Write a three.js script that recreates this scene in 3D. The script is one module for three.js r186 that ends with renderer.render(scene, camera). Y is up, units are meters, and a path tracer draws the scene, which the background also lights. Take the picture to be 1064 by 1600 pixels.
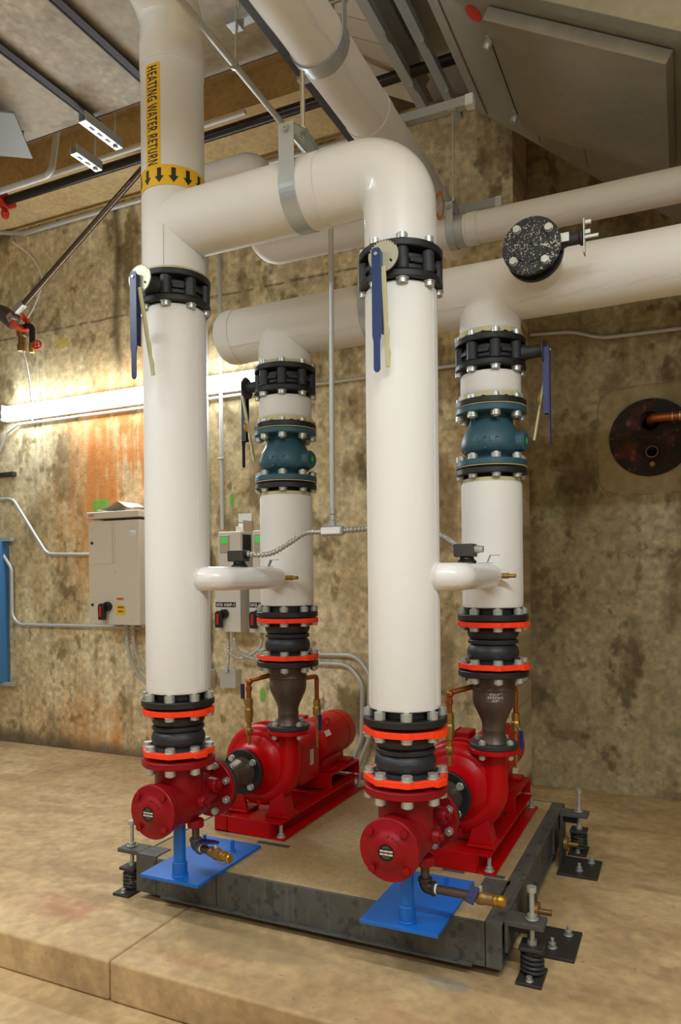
import * as THREE from 'three';
import { mergeGeometries, toCreasedNormals } from 'three/addons/utils/BufferGeometryUtils.js';
import { RoundedBoxGeometry } from 'three/addons/geometries/RoundedBoxGeometry.js';
import { RectAreaLightUniformsLib } from 'three/addons/lights/RectAreaLightUniformsLib.js';

// ---------------------------------------------------------------- camera, light, exposure
const scene = new THREE.Scene();
const EYE = 1.355, FOCAL = 1145, YAW = 25.09 * Math.PI / 180, ROLL = -0.556 * Math.PI / 180;
const camera = new THREE.PerspectiveCamera(2 * Math.atan(800 / FOCAL) * 180 / Math.PI, 1064 / 1600, 0.05, 60);
camera.position.set(0, EYE, 0);
camera.rotation.order = 'YXZ';
camera.rotation.set(0, YAW, ROLL);
camera.setViewOffset(1064, 1600, 0, -101, 1064, 1600);   // shifted lens: verticals stay upright
scene.add(camera);

const renderer = new THREE.WebGLRenderer({ antialias: true });
renderer.toneMapping = THREE.LinearToneMapping;
renderer.toneMappingExposure = 3.5;
renderer.shadowMap.enabled = true;
scene.background = new THREE.Color(0x000000);
RectAreaLightUniformsLib.init();

// strip lamps of the room: [x, y, z, length along x, light intensity]; the first hangs in view on the wall, the rest are unseen
const WALL_LAMP = { x: -3.87, y: 2.735, z: -4.39, len: 2.47, intensity: 18, glow: 2.0 };
const UNSEEN_LAMPS = [
  { x: 0.75, y: 3.1, z: -0.65, len: 2.4, intensity: 24 },
  { x: -3.3, y: 3.1, z: -0.9, len: 2.4, intensity: 19 },  // unseen fill lamp added to brighten the left riser
  { x: -0.6, y: 3.1, z: 1.3, len: 2.4, intensity: 14 },  // unseen fill lamp added behind the viewer
];
const LAMP_COLOUR = new THREE.Color().setRGB(0.82, 0.915, 1.0);

// ---------------------------------------------------------------- helpers
const V = (x, y, z) => new THREE.Vector3(x, y, z);
const RAD = Math.PI / 180;
const taken = {};
function numbered(n) { const k = (taken[n] = (taken[n] ?? -1) + 1); return k ? n + '_' + String(k).padStart(3, '0') : n; }
function thing(name, label, category, p = [0, 0, 0], turn = 0, group) {
  const o = new THREE.Group(); o.name = numbered(name); o.position.set(...p); o.rotation.y = turn;
  o.userData = { label, category }; if (group) o.userData.group = group;
  scene.add(o); return o;
}
function part(name, geo, mat, parent, p, r) {
  const g = Array.isArray(geo) ? join(geo) : geo;
  const m = new THREE.Mesh(g, mat); m.name = name; m.castShadow = m.receiveShadow = true;
  if (p) m.position.set(...p); if (r) m.rotation.set(...r);
  parent.add(m); return m;
}
function single(name, label, category, geo, mat, group) {
  const m = part(numbered(name), geo, mat, scene); m.userData = { label, category }; if (group) m.userData.group = group; return m;
}
function structure(name, geo, mat, label, category) {
  const m = part(name, geo, mat, scene); m.userData = { kind: 'structure', label, category }; return m;
}
function join(list) {
  return mergeGeometries(list.map(g => {
    let h = g.index ? g.toNonIndexed() : g.clone();
    for (const k of Object.keys(h.attributes)) if (!['position', 'normal', 'uv'].includes(k)) h.deleteAttribute(k);
    if (!h.attributes.uv) h.setAttribute('uv', new THREE.BufferAttribute(new Float32Array(h.attributes.position.count * 2), 2));
    return h;
  }));
}
function T(g, p = [0, 0, 0], r = [0, 0, 0], s = [1, 1, 1]) {
  const q = g.clone();
  q.applyMatrix4(new THREE.Matrix4().compose(V(...p), new THREE.Quaternion().setFromEuler(new THREE.Euler(...r)), V(...s)));
  return q;
}
const memo = {};
const once = (k, f) => memo[k] ?? (memo[k] = f());
// surfaces of revolution about y; pts are [radius, height]
function lathe(pts, seg = 40, crease = 0.5) {
  return toCreasedNormals(new THREE.LatheGeometry(pts.map(p => new THREE.Vector2(Math.max(p[0], 1e-5), p[1])), seg), crease);
}
function disc(r, h, b = 0.002, seg = 40) {       // solid cylinder standing on y = 0 with broken edges
  return once(`d${r},${h},${b},${seg}`, () => lathe([[0, 0], [r - b, 0], [r, b], [r, h - b], [r - b, h], [0, h]], seg));
}
function ring(r0, r1, h, b = 0.002, seg = 40) {
  return once(`r${r0},${r1},${h},${b},${seg}`, () => lathe([[r0, 0], [r1 - b, 0], [r1, b], [r1, h - b], [r1 - b, h], [r0, h], [r0, 0]], seg));
}
const alongZ = (g, p = [0, 0, 0]) => T(g, p, [Math.PI / 2, 0, 0]);     // +y becomes +z
const alongX = (g, p = [0, 0, 0]) => T(g, p, [0, 0, -Math.PI / 2]);    // +y becomes +x
function box(w, h, d, b = 0.002) {
  b = Math.min(b, w / 2.2, h / 2.2, d / 2.2);
  return once(`b${w},${h},${d},${b}`, () => new RoundedBoxGeometry(w, h, d, 1, b));
}
const hexPrism = (r, h) => once(`h${r},${h}`, () => T(new THREE.CylinderGeometry(r, r, h, 6).toNonIndexed(), [0, h / 2, 0]));
function extrude(pts, depth, bevel = 0.001, holes = []) {
  const s = new THREE.Shape(pts.map(p => new THREE.Vector2(...p)));
  for (const h of holes) s.holes.push(new THREE.Path(h.map(p => new THREE.Vector2(...p))));
  return new THREE.ExtrudeGeometry(s, { depth, bevelEnabled: bevel > 0, bevelThickness: bevel, bevelSize: bevel, bevelSegments: 1, curveSegments: 12 });
}
const arcPts = (cx, cy, r, a0, a1, n) => Array.from({ length: n + 1 }, (_, i) => { const a = a0 + (a1 - a0) * i / n; return [cx + r * Math.cos(a), cy + r * Math.sin(a)]; });
// polyline with rounded corners
function route(pts, r, n = 10) {
  const P = pts.map(p => p.isVector3 ? p : V(...p)); const out = [P[0].clone()];
  for (let i = 1; i < P.length - 1; i++) {
    const a = P[i - 1].clone().sub(P[i]), b = P[i + 1].clone().sub(P[i]); const la = a.length(), lb = b.length(); a.normalize(); b.normalize();
    const phi = Math.acos(THREE.MathUtils.clamp(a.dot(b), -1, 1)); if (phi > 3.12) { out.push(P[i]); continue; }
    let rr = Array.isArray(r) ? r[i - 1] : r; let t = rr / Math.tan(phi / 2); const lim = 0.49 * Math.min(la, lb); if (t > lim) { rr *= lim / t; t = lim; }
    const s = P[i].clone().addScaledVector(a, t), c = P[i].clone().addScaledVector(a.clone().add(b).normalize(), rr / Math.sin(phi / 2));
    const ax = a.clone().cross(b).normalize(), w = s.clone().sub(c);
    for (let k = 0; k <= n; k++) out.push(c.clone().add(w.clone().applyAxisAngle(ax, -(Math.PI - phi) * k / n)));
  }
  out.push(P[P.length - 1].clone()); return out;
}
function sweep(pts, rad, seg = 14, caps = true) {   // round bar along points; rad is a number or f(length from start)
  const P = pts, n = P.length, pos = [], uv = [], idx = []; let len = 0;
  const tan = i => P[Math.min(i + 1, n - 1)].clone().sub(P[Math.max(i - 1, 0)]).normalize();
  let t0 = tan(0), u = Math.abs(t0.y) < 0.9 ? V(0, 1, 0) : V(1, 0, 0); u = u.sub(t0.clone().multiplyScalar(u.dot(t0))).normalize();
  for (let i = 0; i < n; i++) {
    const t = tan(i); if (i) { len += P[i].distanceTo(P[i - 1]); const ax = t0.clone().cross(t), l = ax.length(); if (l > 1e-7) u.applyAxisAngle(ax.divideScalar(l), Math.asin(Math.min(1, l))); u.sub(t.clone().multiplyScalar(u.dot(t))).normalize(); t0 = t; }
    const w = t.clone().cross(u), r = typeof rad === 'function' ? rad(len) : rad;
    for (let k = 0; k <= seg; k++) { const a = 2 * Math.PI * k / seg, c = Math.cos(a) * r, s = Math.sin(a) * r; pos.push(P[i].x + u.x * c + w.x * s, P[i].y + u.y * c + w.y * s, P[i].z + u.z * c + w.z * s); uv.push(k / seg * 2 * Math.PI * r, len); }
  }
  for (let i = 0; i < n - 1; i++) for (let k = 0; k < seg; k++) { const a = i * (seg + 1) + k, b = a + seg + 1; idx.push(a, a + 1, b, b, a + 1, b + 1); }
  if (caps) for (const e of [0, n - 1]) { const c = pos.length / 3; pos.push(P[e].x, P[e].y, P[e].z); uv.push(0, 0); for (let k = 0; k < seg; k++) { const a = e * (seg + 1) + k; e ? idx.push(c, a, a + 1) : idx.push(c, a + 1, a); } }
  const g = new THREE.BufferGeometry(); g.setAttribute('position', new THREE.Float32BufferAttribute(pos, 3)); g.setAttribute('uv', new THREE.Float32BufferAttribute(uv, 2)); g.setIndex(idx);
  return toCreasedNormals(g, 0.7);
}
const rod = (a, b, r, seg = 12) => sweep([V(...a), V(...b)], r, seg);
function dense(pts, step) { const out = []; for (let i = 0; i < pts.length - 1; i++) { const l = pts[i].distanceTo(pts[i + 1]), n = Math.max(1, Math.ceil(l / step)); for (let k = 0; k < n; k++) out.push(pts[i].clone().lerp(pts[i + 1], k / n)); } out.push(pts[pts.length - 1]); return out; }
const flexTube = (pts, r) => sweep(dense(new THREE.CatmullRomCurve3(pts.map(p => V(...p))).getPoints(60), 0.003), s => r * (1 + 0.17 * Math.sin(s / 0.015 * 2 * Math.PI)), 12);
function boxUV(g, s = 1) {
  const h = g.index ? g.toNonIndexed() : g.clone(), p = h.attributes.position, n = h.attributes.normal, uv = new Float32Array(p.count * 2);
  for (let i = 0; i < p.count; i++) { const ax = Math.abs(n.getX(i)), ay = Math.abs(n.getY(i)), az = Math.abs(n.getZ(i)); const [a, b] = ay >= ax && ay >= az ? [p.getX(i), p.getZ(i)] : ax >= az ? [p.getZ(i), p.getY(i)] : [p.getX(i), p.getY(i)]; uv[2 * i] = a * s; uv[2 * i + 1] = b * s; }
  h.setAttribute('uv', new THREE.BufferAttribute(uv, 2)); return h;
}
// point of the place seen at a position of the photograph, on the plane x, y or z = value (all in metres)
const camQ = new THREE.Quaternion().setFromEuler(camera.rotation);
function at(px, py, plane) {
  const d = V((px - 532) / FOCAL, -(py - 901) / FOCAL, -1).applyQuaternion(camQ); const [k, v] = Object.entries(plane)[0];
  const o = V(0, EYE, 0), t = (v - o[k]) / d[k]; return o.addScaledVector(d, t);
}

// ---------------------------------------------------------------- noise and textures
let seed = 7; const rnd = () => { seed = (seed * 1664525 + 1013904223) >>> 0; return seed / 4294967296; };
const PERM = new Float32Array(65536); for (let i = 0; i < 65536; i++) PERM[i] = rnd();
const hash = (x, y) => PERM[((Math.imul(x, 73856093) ^ Math.imul(y, 19349663)) >>> 3) & 65535];
function vn(x, y) { const xi = Math.floor(x), yi = Math.floor(y); let fx = x - xi, fy = y - yi; fx = fx * fx * (3 - 2 * fx); fy = fy * fy * (3 - 2 * fy); const a = hash(xi, yi), b = hash(xi + 1, yi), c = hash(xi, yi + 1), d = hash(xi + 1, yi + 1); return a + (b - a) * fx + (c - a) * fy + (a - b - c + d) * fx * fy; }
function fbm(x, y, o = 4) { let s = 0, a = 0.5, t = 0; for (let i = 0; i < o; i++) { s += a * vn(x, y); t += a; x = x * 2.03 + 17.1; y = y * 2.03 + 5.3; a *= 0.55; } return s / t; }
const ss = (a, b, x) => { x = Math.min(1, Math.max(0, (x - a) / (b - a))); return x * x * (3 - 2 * x); };
const mix = (a, b, t) => [a[0] + (b[0] - a[0]) * t, a[1] + (b[1] - a[1]) * t, a[2] + (b[2] - a[2]) * t];
function makeTex(w, h, fn, colour = true) {
  const d = new Uint8Array(w * h * 4);
  for (let j = 0; j < h; j++) for (let i = 0; i < w; i++) { const c = fn((i + 0.5) / w, (j + 0.5) / h), o = 4 * (j * w + i); d[o] = Math.max(0, Math.min(255, c[0])); d[o + 1] = Math.max(0, Math.min(255, c[1])); d[o + 2] = Math.max(0, Math.min(255, c[2])); d[o + 3] = 255; }
  const t = new THREE.DataTexture(d, w, h); t.magFilter = THREE.LinearFilter; t.minFilter = THREE.LinearFilter; t.wrapS = t.wrapT = THREE.RepeatWrapping; if (colour) t.colorSpace = THREE.SRGBColorSpace; t.needsUpdate = true; return t;
}
function tiled(t, rx, ry = rx) { const c = t.clone(); c.repeat.set(rx, ry); c.needsUpdate = true; return c; }
// wrap-around noise so that small tiles repeat without seams
const wrapN = (u, v, f, o) => { const b = (x, y) => fbm(x, y, o); const x = u * f, y = v * f; return (b(x, y) * (1 - u) + b(x - f, y) * u) * (1 - v) + (b(x, y - f) * (1 - u) + b(x - f, y - f) * u) * v; };
const grainTex = makeTex(256, 256, (u, v) => { const n = wrapN(u, v, 48, 3) * 255; return [n, n, n]; }, false);
const weaveTex = makeTex(256, 256, (u, v) => { const n = 128 + 60 * Math.sin(u * 2 * Math.PI * 32) * Math.sin(v * 2 * Math.PI * 32) + 90 * (wrapN(u, v, 10, 3) - 0.5); return [n, n, n]; }, false);
const galvTex = makeTex(512, 512, (u, v) => { const a = wrapN(u, v, 9, 4), b = wrapN(u + 0.31, v, 40, 2), n = 172 + 60 * (a - 0.5) + 50 * (b - 0.5); return [n, n * 0.985, n * 0.94]; });
const sheetTex = makeTex(512, 512, (u, v) => { const a = wrapN(u, v, 5, 4), b = wrapN(u + 0.31, v, 40, 2), n = 168 + 40 * (a - 0.5) + 14 * (b - 0.5); return [n, n * 0.985, n * 0.93]; });
const spatterTex = makeTex(512, 512, (u, v) => { const a = wrapN(u, v, 60, 2), b = wrapN(u, v + 0.4, 8, 3); const k = ss(0.585, 0.66, a * 0.75 + b * 0.3); const c = mix([22, 21, 20], [196, 190, 174], k); return c; });
const steelTex = makeTex(512, 512, (u, v) => { const a = wrapN(u, v, 7, 4), d = fbm(u * 90, v * 3 + 11, 3), e = wrapN(u + 0.4, v, 30, 3); let c = mix([96, 96, 92], [150, 148, 140], a); c = mix(c, [168, 158, 134], 0.35 * ss(0.62, 0.76, d)); c = mix(c, [66, 66, 64], 0.5 * ss(0.55, 0.7, e)); return c; });
function canvasTex(w, h, draw) { const c = document.createElement('canvas'); c.width = w; c.height = h; draw(c.getContext('2d'), w, h); const t = new THREE.CanvasTexture(c); t.colorSpace = THREE.SRGBColorSpace; return t; }

// ---------------------------------------------------------------- materials
const M = {};
function mat(c, rough = 0.5, metal = 0, o = {}) { return new THREE.MeshStandardMaterial({ color: c, roughness: rough, metalness: metal, ...o }); }
const grain = s => tiled(grainTex, s);
M.jacket = mat(0xe6e1d8, 0.62, 0, { bumpMap: tiled(weaveTex, 4), bumpScale: 0.0006 });
M.pvc = new THREE.MeshPhysicalMaterial({ color: 0xe9e5dd, roughness: 0.28, clearcoat: 0.35, clearcoatRoughness: 0.06 });
M.blackIron = mat(0x1c1b1a, 0.42, 0.1, { bumpMap: grain(6), bumpScale: 0.0006 });
M.castGrey = mat(0x2d2d2e, 0.5, 0.15, { bumpMap: grain(6), bumpScale: 0.0005 });
M.spattered = mat(0xffffff, 0.5, 0, { map: tiled(spatterTex, 4) });
M.rubber = mat(0x232326, 0.5);
M.orange = mat(0xff3a06, 0.5);
M.red = new THREE.MeshPhysicalMaterial({ color: 0xb4040a, roughness: 0.36, specularIntensity: 0.4, clearcoat: 0.08, clearcoatRoughness: 0.2, bumpMap: grain(4), bumpScale: 0.0003 });
M.redDark = new THREE.MeshPhysicalMaterial({ color: 0x8c0c14, roughness: 0.4, specularIntensity: 0.4, clearcoat: 0.08, clearcoatRoughness: 0.25, bumpMap: grain(5), bumpScale: 0.0003 });
M.blue = mat(0x0a66ba, 0.45);
M.handleBlue = mat(0x1d3566, 0.4);
M.ivory = mat(0xc9c08e, 0.5);
M.teal = mat(0x2f5560, 0.42, 0, { bumpMap: grain(5), bumpScale: 0.0006 });
M.galv = mat(0xbcc2c2, 0.34, 0.5);
M.zinc = mat(0xbfc0b6, 0.36, 0.6);
M.chrome = mat(0xc8c8c8, 0.25, 0.9);
M.conduit = mat(0xc6c5be, 0.4, 0.35);
M.copper = mat(0xa9622f, 0.36, 0.8);
M.brass = mat(0xa98745, 0.36, 0.75);
M.bronze = mat(0x8d6b3c, 0.45, 0.6);
M.blackPlastic = mat(0x1a1a1b, 0.45);
M.greyBox = mat(0x6e6b66, 0.5, 0.2);
M.steelPipe = mat(0x5c4d42, 0.4, 0.55, { bumpMap: grain(5), bumpScale: 0.0004 });
M.baseSteel = mat(0xb4b4b0, 0.6, 0.1, { map: tiled(steelTex, 1.1), bumpMap: grain(3), bumpScale: 0.0006 });
M.darkSteel = mat(0x3a3834, 0.5, 0.3);
M.beige = mat(0xd6cab4, 0.45);
M.beigeSide = M.beige;
M.duct = mat(0xf4f2ea, 0.36, 0.4, { map: tiled(sheetTex, 0.8) });
M.dirtyDuct = mat(0xf2e2c8, 0.65, 0.05, { map: tiled(galvTex, 0.9) });
M.sprinklerPipe = mat(0x2c241f, 0.3, 0.4);
M.redPaint = mat(0xc8260f, 0.45);
M.white = mat(0xe8e6e0, 0.5);
M.yellow = mat(0xeeb90c, 0.5);
M.tag = mat(0xe0a93a, 0.4, 0.3);
M.greenPaint = mat(0x3fbf3a, 0.5);
M.cabinetBlue = mat(0x3f78a8, 0.5);

// ---------------------------------------------------------------- the room
const BACK = -4.39, RECESS = -4.82, CORNER = -0.9, LOW = -0.145, STEP = -2.0;
const ROOM = { x0: -6.2, x1: 2.6, z1: 3.2, top: 4.48 };
function planar(g, u0, du, v0, dv, plan) {      // texture coordinates laid over the whole wall or floor
  const h = g.index ? g.toNonIndexed() : g.clone(), p = h.attributes.position, uv = new Float32Array(p.count * 2);
  for (let i = 0; i < p.count; i++) { uv[2 * i] = (p.getX(i) - u0) / du; uv[2 * i + 1] = ((plan ? p.getZ(i) - p.getY(i) : p.getY(i)) - v0) / dv; }
  h.setAttribute('uv', new THREE.BufferAttribute(uv, 2)); return h;
}
const slab = (x0, x1, y0, y1, z0, z1) => T(new THREE.BoxGeometry(x1 - x0, y1 - y0, z1 - z0), [(x0 + x1) / 2, (y0 + y1) / 2, (z0 + z1) / 2]);
function concrete(X, Y, tone) {                 // poured wall: clouds, drips, dark patches, pores
  const a = fbm(X * 1.3, Y * 1.3, 5), s = fbm(X * 9, Y * 0.9 + 40, 4), b = fbm(X * 3.1 + 9, Y * 2.3 + 3, 5), f = fbm(X * 30, Y * 30, 3), h = fbm(X * 11 + 3, Y * 8, 4);
  let c = mix([204, 182, 136], [236, 220, 180], ss(0.32, 0.7, a * 0.5 + s * 0.5));
  c = mix(c, [142, 122, 82], 0.75 * ss(0.5, 0.68, b * 0.66 + s * 0.36));
  c = mix(c, [116, 98, 62], 0.6 * ss(0.56, 0.7, h * 0.7 + b * 0.3));
  const k = 0.8 + 0.4 * f; c = [c[0] * k, c[1] * k, c[2] * k];
  if (fbm(X * 55, Y * 55, 2) > 0.88) c = mix(c, [96, 80, 52], 0.4);
  return c.map((v, i) => v * tone[i]);
}
const blob = (X, Y, x, y, rx, ry) => Math.exp(-(((X - x) / rx) ** 2 + ((Y - y) / ry) ** 2));
const W0 = ROOM.x0, WW = CORNER - ROOM.x0, WB = LOW - 0.05, WH = 4.5;
const wallTex = makeTex(1500, 1250, (u, v) => {
  const X = W0 + u * WW, Y = WB + v * WH; let c = concrete(X, Y, [1, 1, 1]);
  const n = fbm(X * 14, Y * 1.1, 4), m = fbm(X * 4, Y * 4, 4);
  // rust running down from above, left of the return riser
  const rust = (blob(X, Y, -3.58, 2.15, 0.26, 0.75) * 2.1 + blob(X, Y, -4.0, 2.3, 0.4, 0.6) * 0.85 + blob(X, Y, -4.15, 1.75, 0.5, 0.4) * 0.35 + blob(X, Y, -3.9, 0.1, 0.7, 0.3) * 0.5) * (0.12 + 0.88 * ss(0.36, 0.66, n * 0.65 + m * 0.35));
  c = mix(c, [218, 124, 46], Math.min(0.78, rust * 1.2));
  // lime dribbles
  for (const dx of [-4.78, -4.71]) c = mix(c, [240, 228, 200], 0.5 * Math.exp(-(((X - dx - 0.006 * Math.sin(Y * 9)) / 0.012) ** 2)) * ss(1.9, 2.3, Y) * ss(3.35, 3.2, Y));
  // one wet streak below the ceiling
  c = mix(c, [74, 60, 34], 0.6 * Math.exp(-(((X + 3.93 - 0.015 * Math.sin(Y * 7)) / 0.035) ** 2)) * ss(2.9, 3.3, Y + 0.3 * m));
  // lift line of the formwork and the grimy foot
  c = mix(c, [70, 58, 38], 0.55 * Math.exp(-(((Y - 3.37 - 0.006 * vn(X * 8, 1)) / 0.008) ** 2)) * ss(0.3, 0.55, n));
  c = mix(c, [70, 60, 44], 0.6 * ss(0.14, 0.02, Y + 0.1 * (m - 0.5)));
  // spray marks
  for (const [x, y, rx, ry] of [[-4.12, 1.93, 0.12, 0.06], [-2.9, 1.9, 0.025, 0.07], [-2.66, 0.54, 0.03, 0.06]]) c = mix(c, [104, 190, 62], 0.75 * ss(0.35, 0.8, blob(X, Y, x, y, rx, ry) * (0.6 + 0.8 * m)));
  c = mix(c, [200, 178, 60], 0.6 * ss(0.5, 0.75, blob(X, Y, -4.5, 3.25, 0.12, 0.05) * (0.5 + fbm(X * 40, Y * 40, 2))));
  return c;
});
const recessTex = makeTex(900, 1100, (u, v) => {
  const X = -1 + u * 3.7, Y = WB + v * WH; let c = concrete(X * 1.1 + 30, Y * 1.1 + 7, [0.76, 0.75, 0.72]);  // tone lowered: the weaker light of the recess is put into the colour
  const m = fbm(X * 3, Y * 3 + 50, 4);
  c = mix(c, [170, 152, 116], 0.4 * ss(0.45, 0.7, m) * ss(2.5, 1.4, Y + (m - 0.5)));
  // square patch of fresh mortar round the old pipe sleeve
  const px = (((X + 0.12) / 0.36) ** 6 + ((Y - 2.17) / 0.33) ** 6) ** (1 / 6) * 0.34 - 0.34 + 0.02 * (m - 0.5); c = mix(c, [168, 148, 104], 0.6 * ss(0.03, -0.03, px + 0.03 * (m - 0.5)));
  c = mix(c, [92, 78, 48], 0.4 * Math.exp(-((px / 0.005) ** 2)) * ss(0.4, 0.6, fbm(X * 5, Y * 5 + 9, 3)));
  c = mix(c, [88, 122, 60], 0.35 * blob(X, Y, -0.72, 1.8, 0.09, 0.07) * (0.5 + m));
  return c;
});
const ceilTex = makeTex(512, 512, (u, v) => { const n = wrapN(u, v, 6, 5), f = wrapN(u, v, 60, 2); return mix([176, 146, 98], [216, 188, 136], n).map(q => q * (0.88 + 0.24 * f)); });
const F0 = ROOM.x0, FW = ROOM.x1 - ROOM.x0, FZ = RECESS, FD = ROOM.z1 - RECESS;
const floorTex = makeTex(1600, 1450, (u, v) => {
  const X = F0 + u * FW, Z = FZ + v * FD; const a = fbm(X * 1.1, Z * 1.1, 5), b = fbm(X * 4, Z * 4 + 20, 5), f = fbm(X * 30, Z * 30, 3), g = fbm(X * 2 + 5, Z * 7, 4);
  let c = mix([170, 140, 96], [206, 176, 128], ss(0.3, 0.7, a * 0.55 + b * 0.45)); c = mix(c, [146, 118, 78], 0.55 * ss(0.52, 0.7, g * 0.6 + b * 0.4)); c = c.map(q => q * (0.88 + 0.24 * f));
  for (const [x, z, rx, rz] of [[-2.3, -2.25, 0.3, 0.08], [-1.75, -2.12, 0.25, 0.06], [-1.0, -2.1, 0.2, 0.06], [-3.3, -3.9, 0.25, 0.07]]) c = mix(c, [176, 104, 76], 0.5 * blob(X, Z, x, z, rx, rz) * ss(0.4, 0.65, b));
  c = mix(c, [130, 112, 76], 0.4 * ss(0.45, 0.75, blob(X, Z, -1.5, -2.3, 0.45, 0.12) * (0.6 + b)));
  c = mix(c, [120, 132, 146], 0.3 * ss(0.4, 0.8, blob(X, Z, -0.72, -2.35, 0.1, 0.05) * (0.6 + b)));
  if (fbm(X * 60, Z * 60, 2) > 0.9) c = mix(c, [100, 82, 56], 0.5);
  return c;
});
M.wallBack = mat(0xffffff, 0.85, 0, { map: wallTex, bumpMap: tiled(grainTex, 14, 12), bumpScale: 0.002 });
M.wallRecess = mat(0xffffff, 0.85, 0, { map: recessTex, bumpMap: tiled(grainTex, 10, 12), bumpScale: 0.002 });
M.wallPlain = mat(0xa8a59e, 0.85, 0, { bumpMap: tiled(grainTex, 2), bumpScale: 0.002 });
M.ceiling = mat(0xffffff, 0.85, 0, { map: tiled(ceilTex, 0.7), bumpMap: tiled(grainTex, 2), bumpScale: 0.002 });
M.floor = mat(0xffffff, 0.72, 0, { map: floorTex, bumpMap: tiled(grainTex, 20), bumpScale: 0.0012 });
M.baseConcrete = mat(0xd6d6d6, 0.75, 0, { map: tiled(ceilTex, 1.2), bumpMap: tiled(grainTex, 3), bumpScale: 0.001 });

structure('wall_back', planar(slab(W0 - 0.2, CORNER, LOW - 0.1, 4.7, RECESS - 0.2, BACK), W0, WW, WB, WH), M.wallBack, 'stained poured concrete back wall with rust streaks', 'wall');
const SLEEVES = [[-0.165, 2.085, 0.031], [-0.175, 2.275, 0.058]];   // bores through the wall behind the rusty plate
const recessShape = T(extrude([[CORNER, LOW - 0.1], [ROOM.x1 + 0.2, LOW - 0.1], [ROOM.x1 + 0.2, 4.7], [CORNER, 4.7]], 0.2, 0, SLEEVES.map(([x, y, r]) => arcPts(x, y, r, 0, -2 * Math.PI, 28).slice(0, -1))), [0, 0, RECESS - 0.2]);
structure('wall_recess', planar(recessShape, -1, 3.7, WB, WH), M.wallRecess, 'browner concrete wall set back beside the pumps, weaker light put into its tone', 'wall');
structure('wall_left', boxUV(slab(W0 - 0.2, W0, LOW - 0.1, 4.7, BACK, ROOM.z1 + 0.2)), M.wallPlain, 'plain concrete side wall', 'wall');
structure('wall_right', boxUV(slab(ROOM.x1, ROOM.x1 + 0.2, LOW - 0.1, 4.7, RECESS, ROOM.z1 + 0.2)), M.wallPlain, 'plain concrete side wall', 'wall');
structure('wall_front', boxUV(slab(W0, ROOM.x1, LOW - 0.1, 4.7, ROOM.z1, ROOM.z1 + 0.2)), M.wallPlain, 'plain concrete wall behind the viewer', 'wall');
structure('ceiling', boxUV(slab(W0 - 0.2, ROOM.x1 + 0.2, ROOM.top, ROOM.top + 0.2, RECESS - 0.2, ROOM.z1 + 0.2)), M.ceiling, 'tan concrete ceiling slab', 'ceiling');
structure('ceiling_beam', boxUV(slab(W0, -1.9, 4.26, ROOM.top, BACK, -3.87)), M.ceiling, 'concrete beam running along the back wall under the ceiling', 'beam');
structure('floor', planar(slab(W0 - 0.2, ROOM.x1 + 0.2, LOW - 0.2, LOW, RECESS - 0.2, ROOM.z1 + 0.2), F0, FW, FZ, FD, true), M.floor, 'lower concrete floor in front of the step', 'floor');
const JOINT = -1.86;
const padA = T(new RoundedBoxGeometry(JOINT - 0.002 - W0, -LOW, STEP - BACK, 2, 0.012), [(W0 + JOINT - 0.002) / 2, LOW / 2, (STEP + BACK) / 2]);
const padB = T(new RoundedBoxGeometry(ROOM.x1 - JOINT - 0.002, -LOW, STEP - RECESS, 2, 0.012), [(ROOM.x1 + JOINT + 0.002) / 2, LOW / 2, (STEP + RECESS) / 2]);
structure('floor_pad', planar(padA, F0, FW, FZ, FD, true), M.floor, 'raised tan concrete housekeeping pad left of the saw joint', 'floor');
structure('floor_pad_001', planar(padB, F0, FW, FZ, FD, true), M.floor, 'raised tan concrete housekeeping pad under the pump base', 'floor');

// ---------------------------------------------------------------- lamps
{
  const L = WALL_LAMP, lx = L.len / 2;
  const t = thing('strip_light', 'lit white fluorescent strip light fixed along the stained back wall', 'light', [L.x, L.y, L.z + 0.001]);
  part('housing', T(box(L.len, 0.135, 0.03, 0.004), [0, 0, 0.016]), M.white, t);
  for (const s of [-1, 1]) part('end_cap', T(box(0.015, 0.135, 0.09, 0.004), [s * (lx - 0.005), 0, 0.042]), M.white, t);
  const lens = new THREE.MeshStandardMaterial({ color: 0xf4f2ec, emissive: LAMP_COLOUR, emissiveIntensity: L.glow, roughness: 0.4 });
  const sh = new THREE.Shape([...arcPts(0.03, 0, 0.062, -Math.PI / 2, Math.PI / 2, 14)].map(p => new THREE.Vector2(p[0], p[1])));
  part('lens', T(new THREE.ExtrudeGeometry(sh, { depth: L.len - 0.03, bevelEnabled: false, curveSegments: 10 }), [-lx + 0.015, 0, 0], [0, Math.PI / 2, 0], [1, 1, 1]).applyMatrix4(new THREE.Matrix4().makeScale(1, 1, -1)), lens, t);
  const rl = new THREE.RectAreaLight(LAMP_COLOUR, L.intensity, L.len, 0.1); rl.position.set(L.x, L.y - 0.01, L.z + 0.105); rl.lookAt(L.x, L.y - 0.6, L.z + 1.4); scene.add(rl);
  for (const s of [-1, 1]) { const w = new THREE.RectAreaLight(LAMP_COLOUR, L.intensity * 0.36, L.len, 0.06); w.position.set(L.x, L.y + s * 0.072, L.z + 0.095); w.lookAt(L.x, L.y + s * 1.2, L.z + 0.02); scene.add(w); }
}
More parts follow.
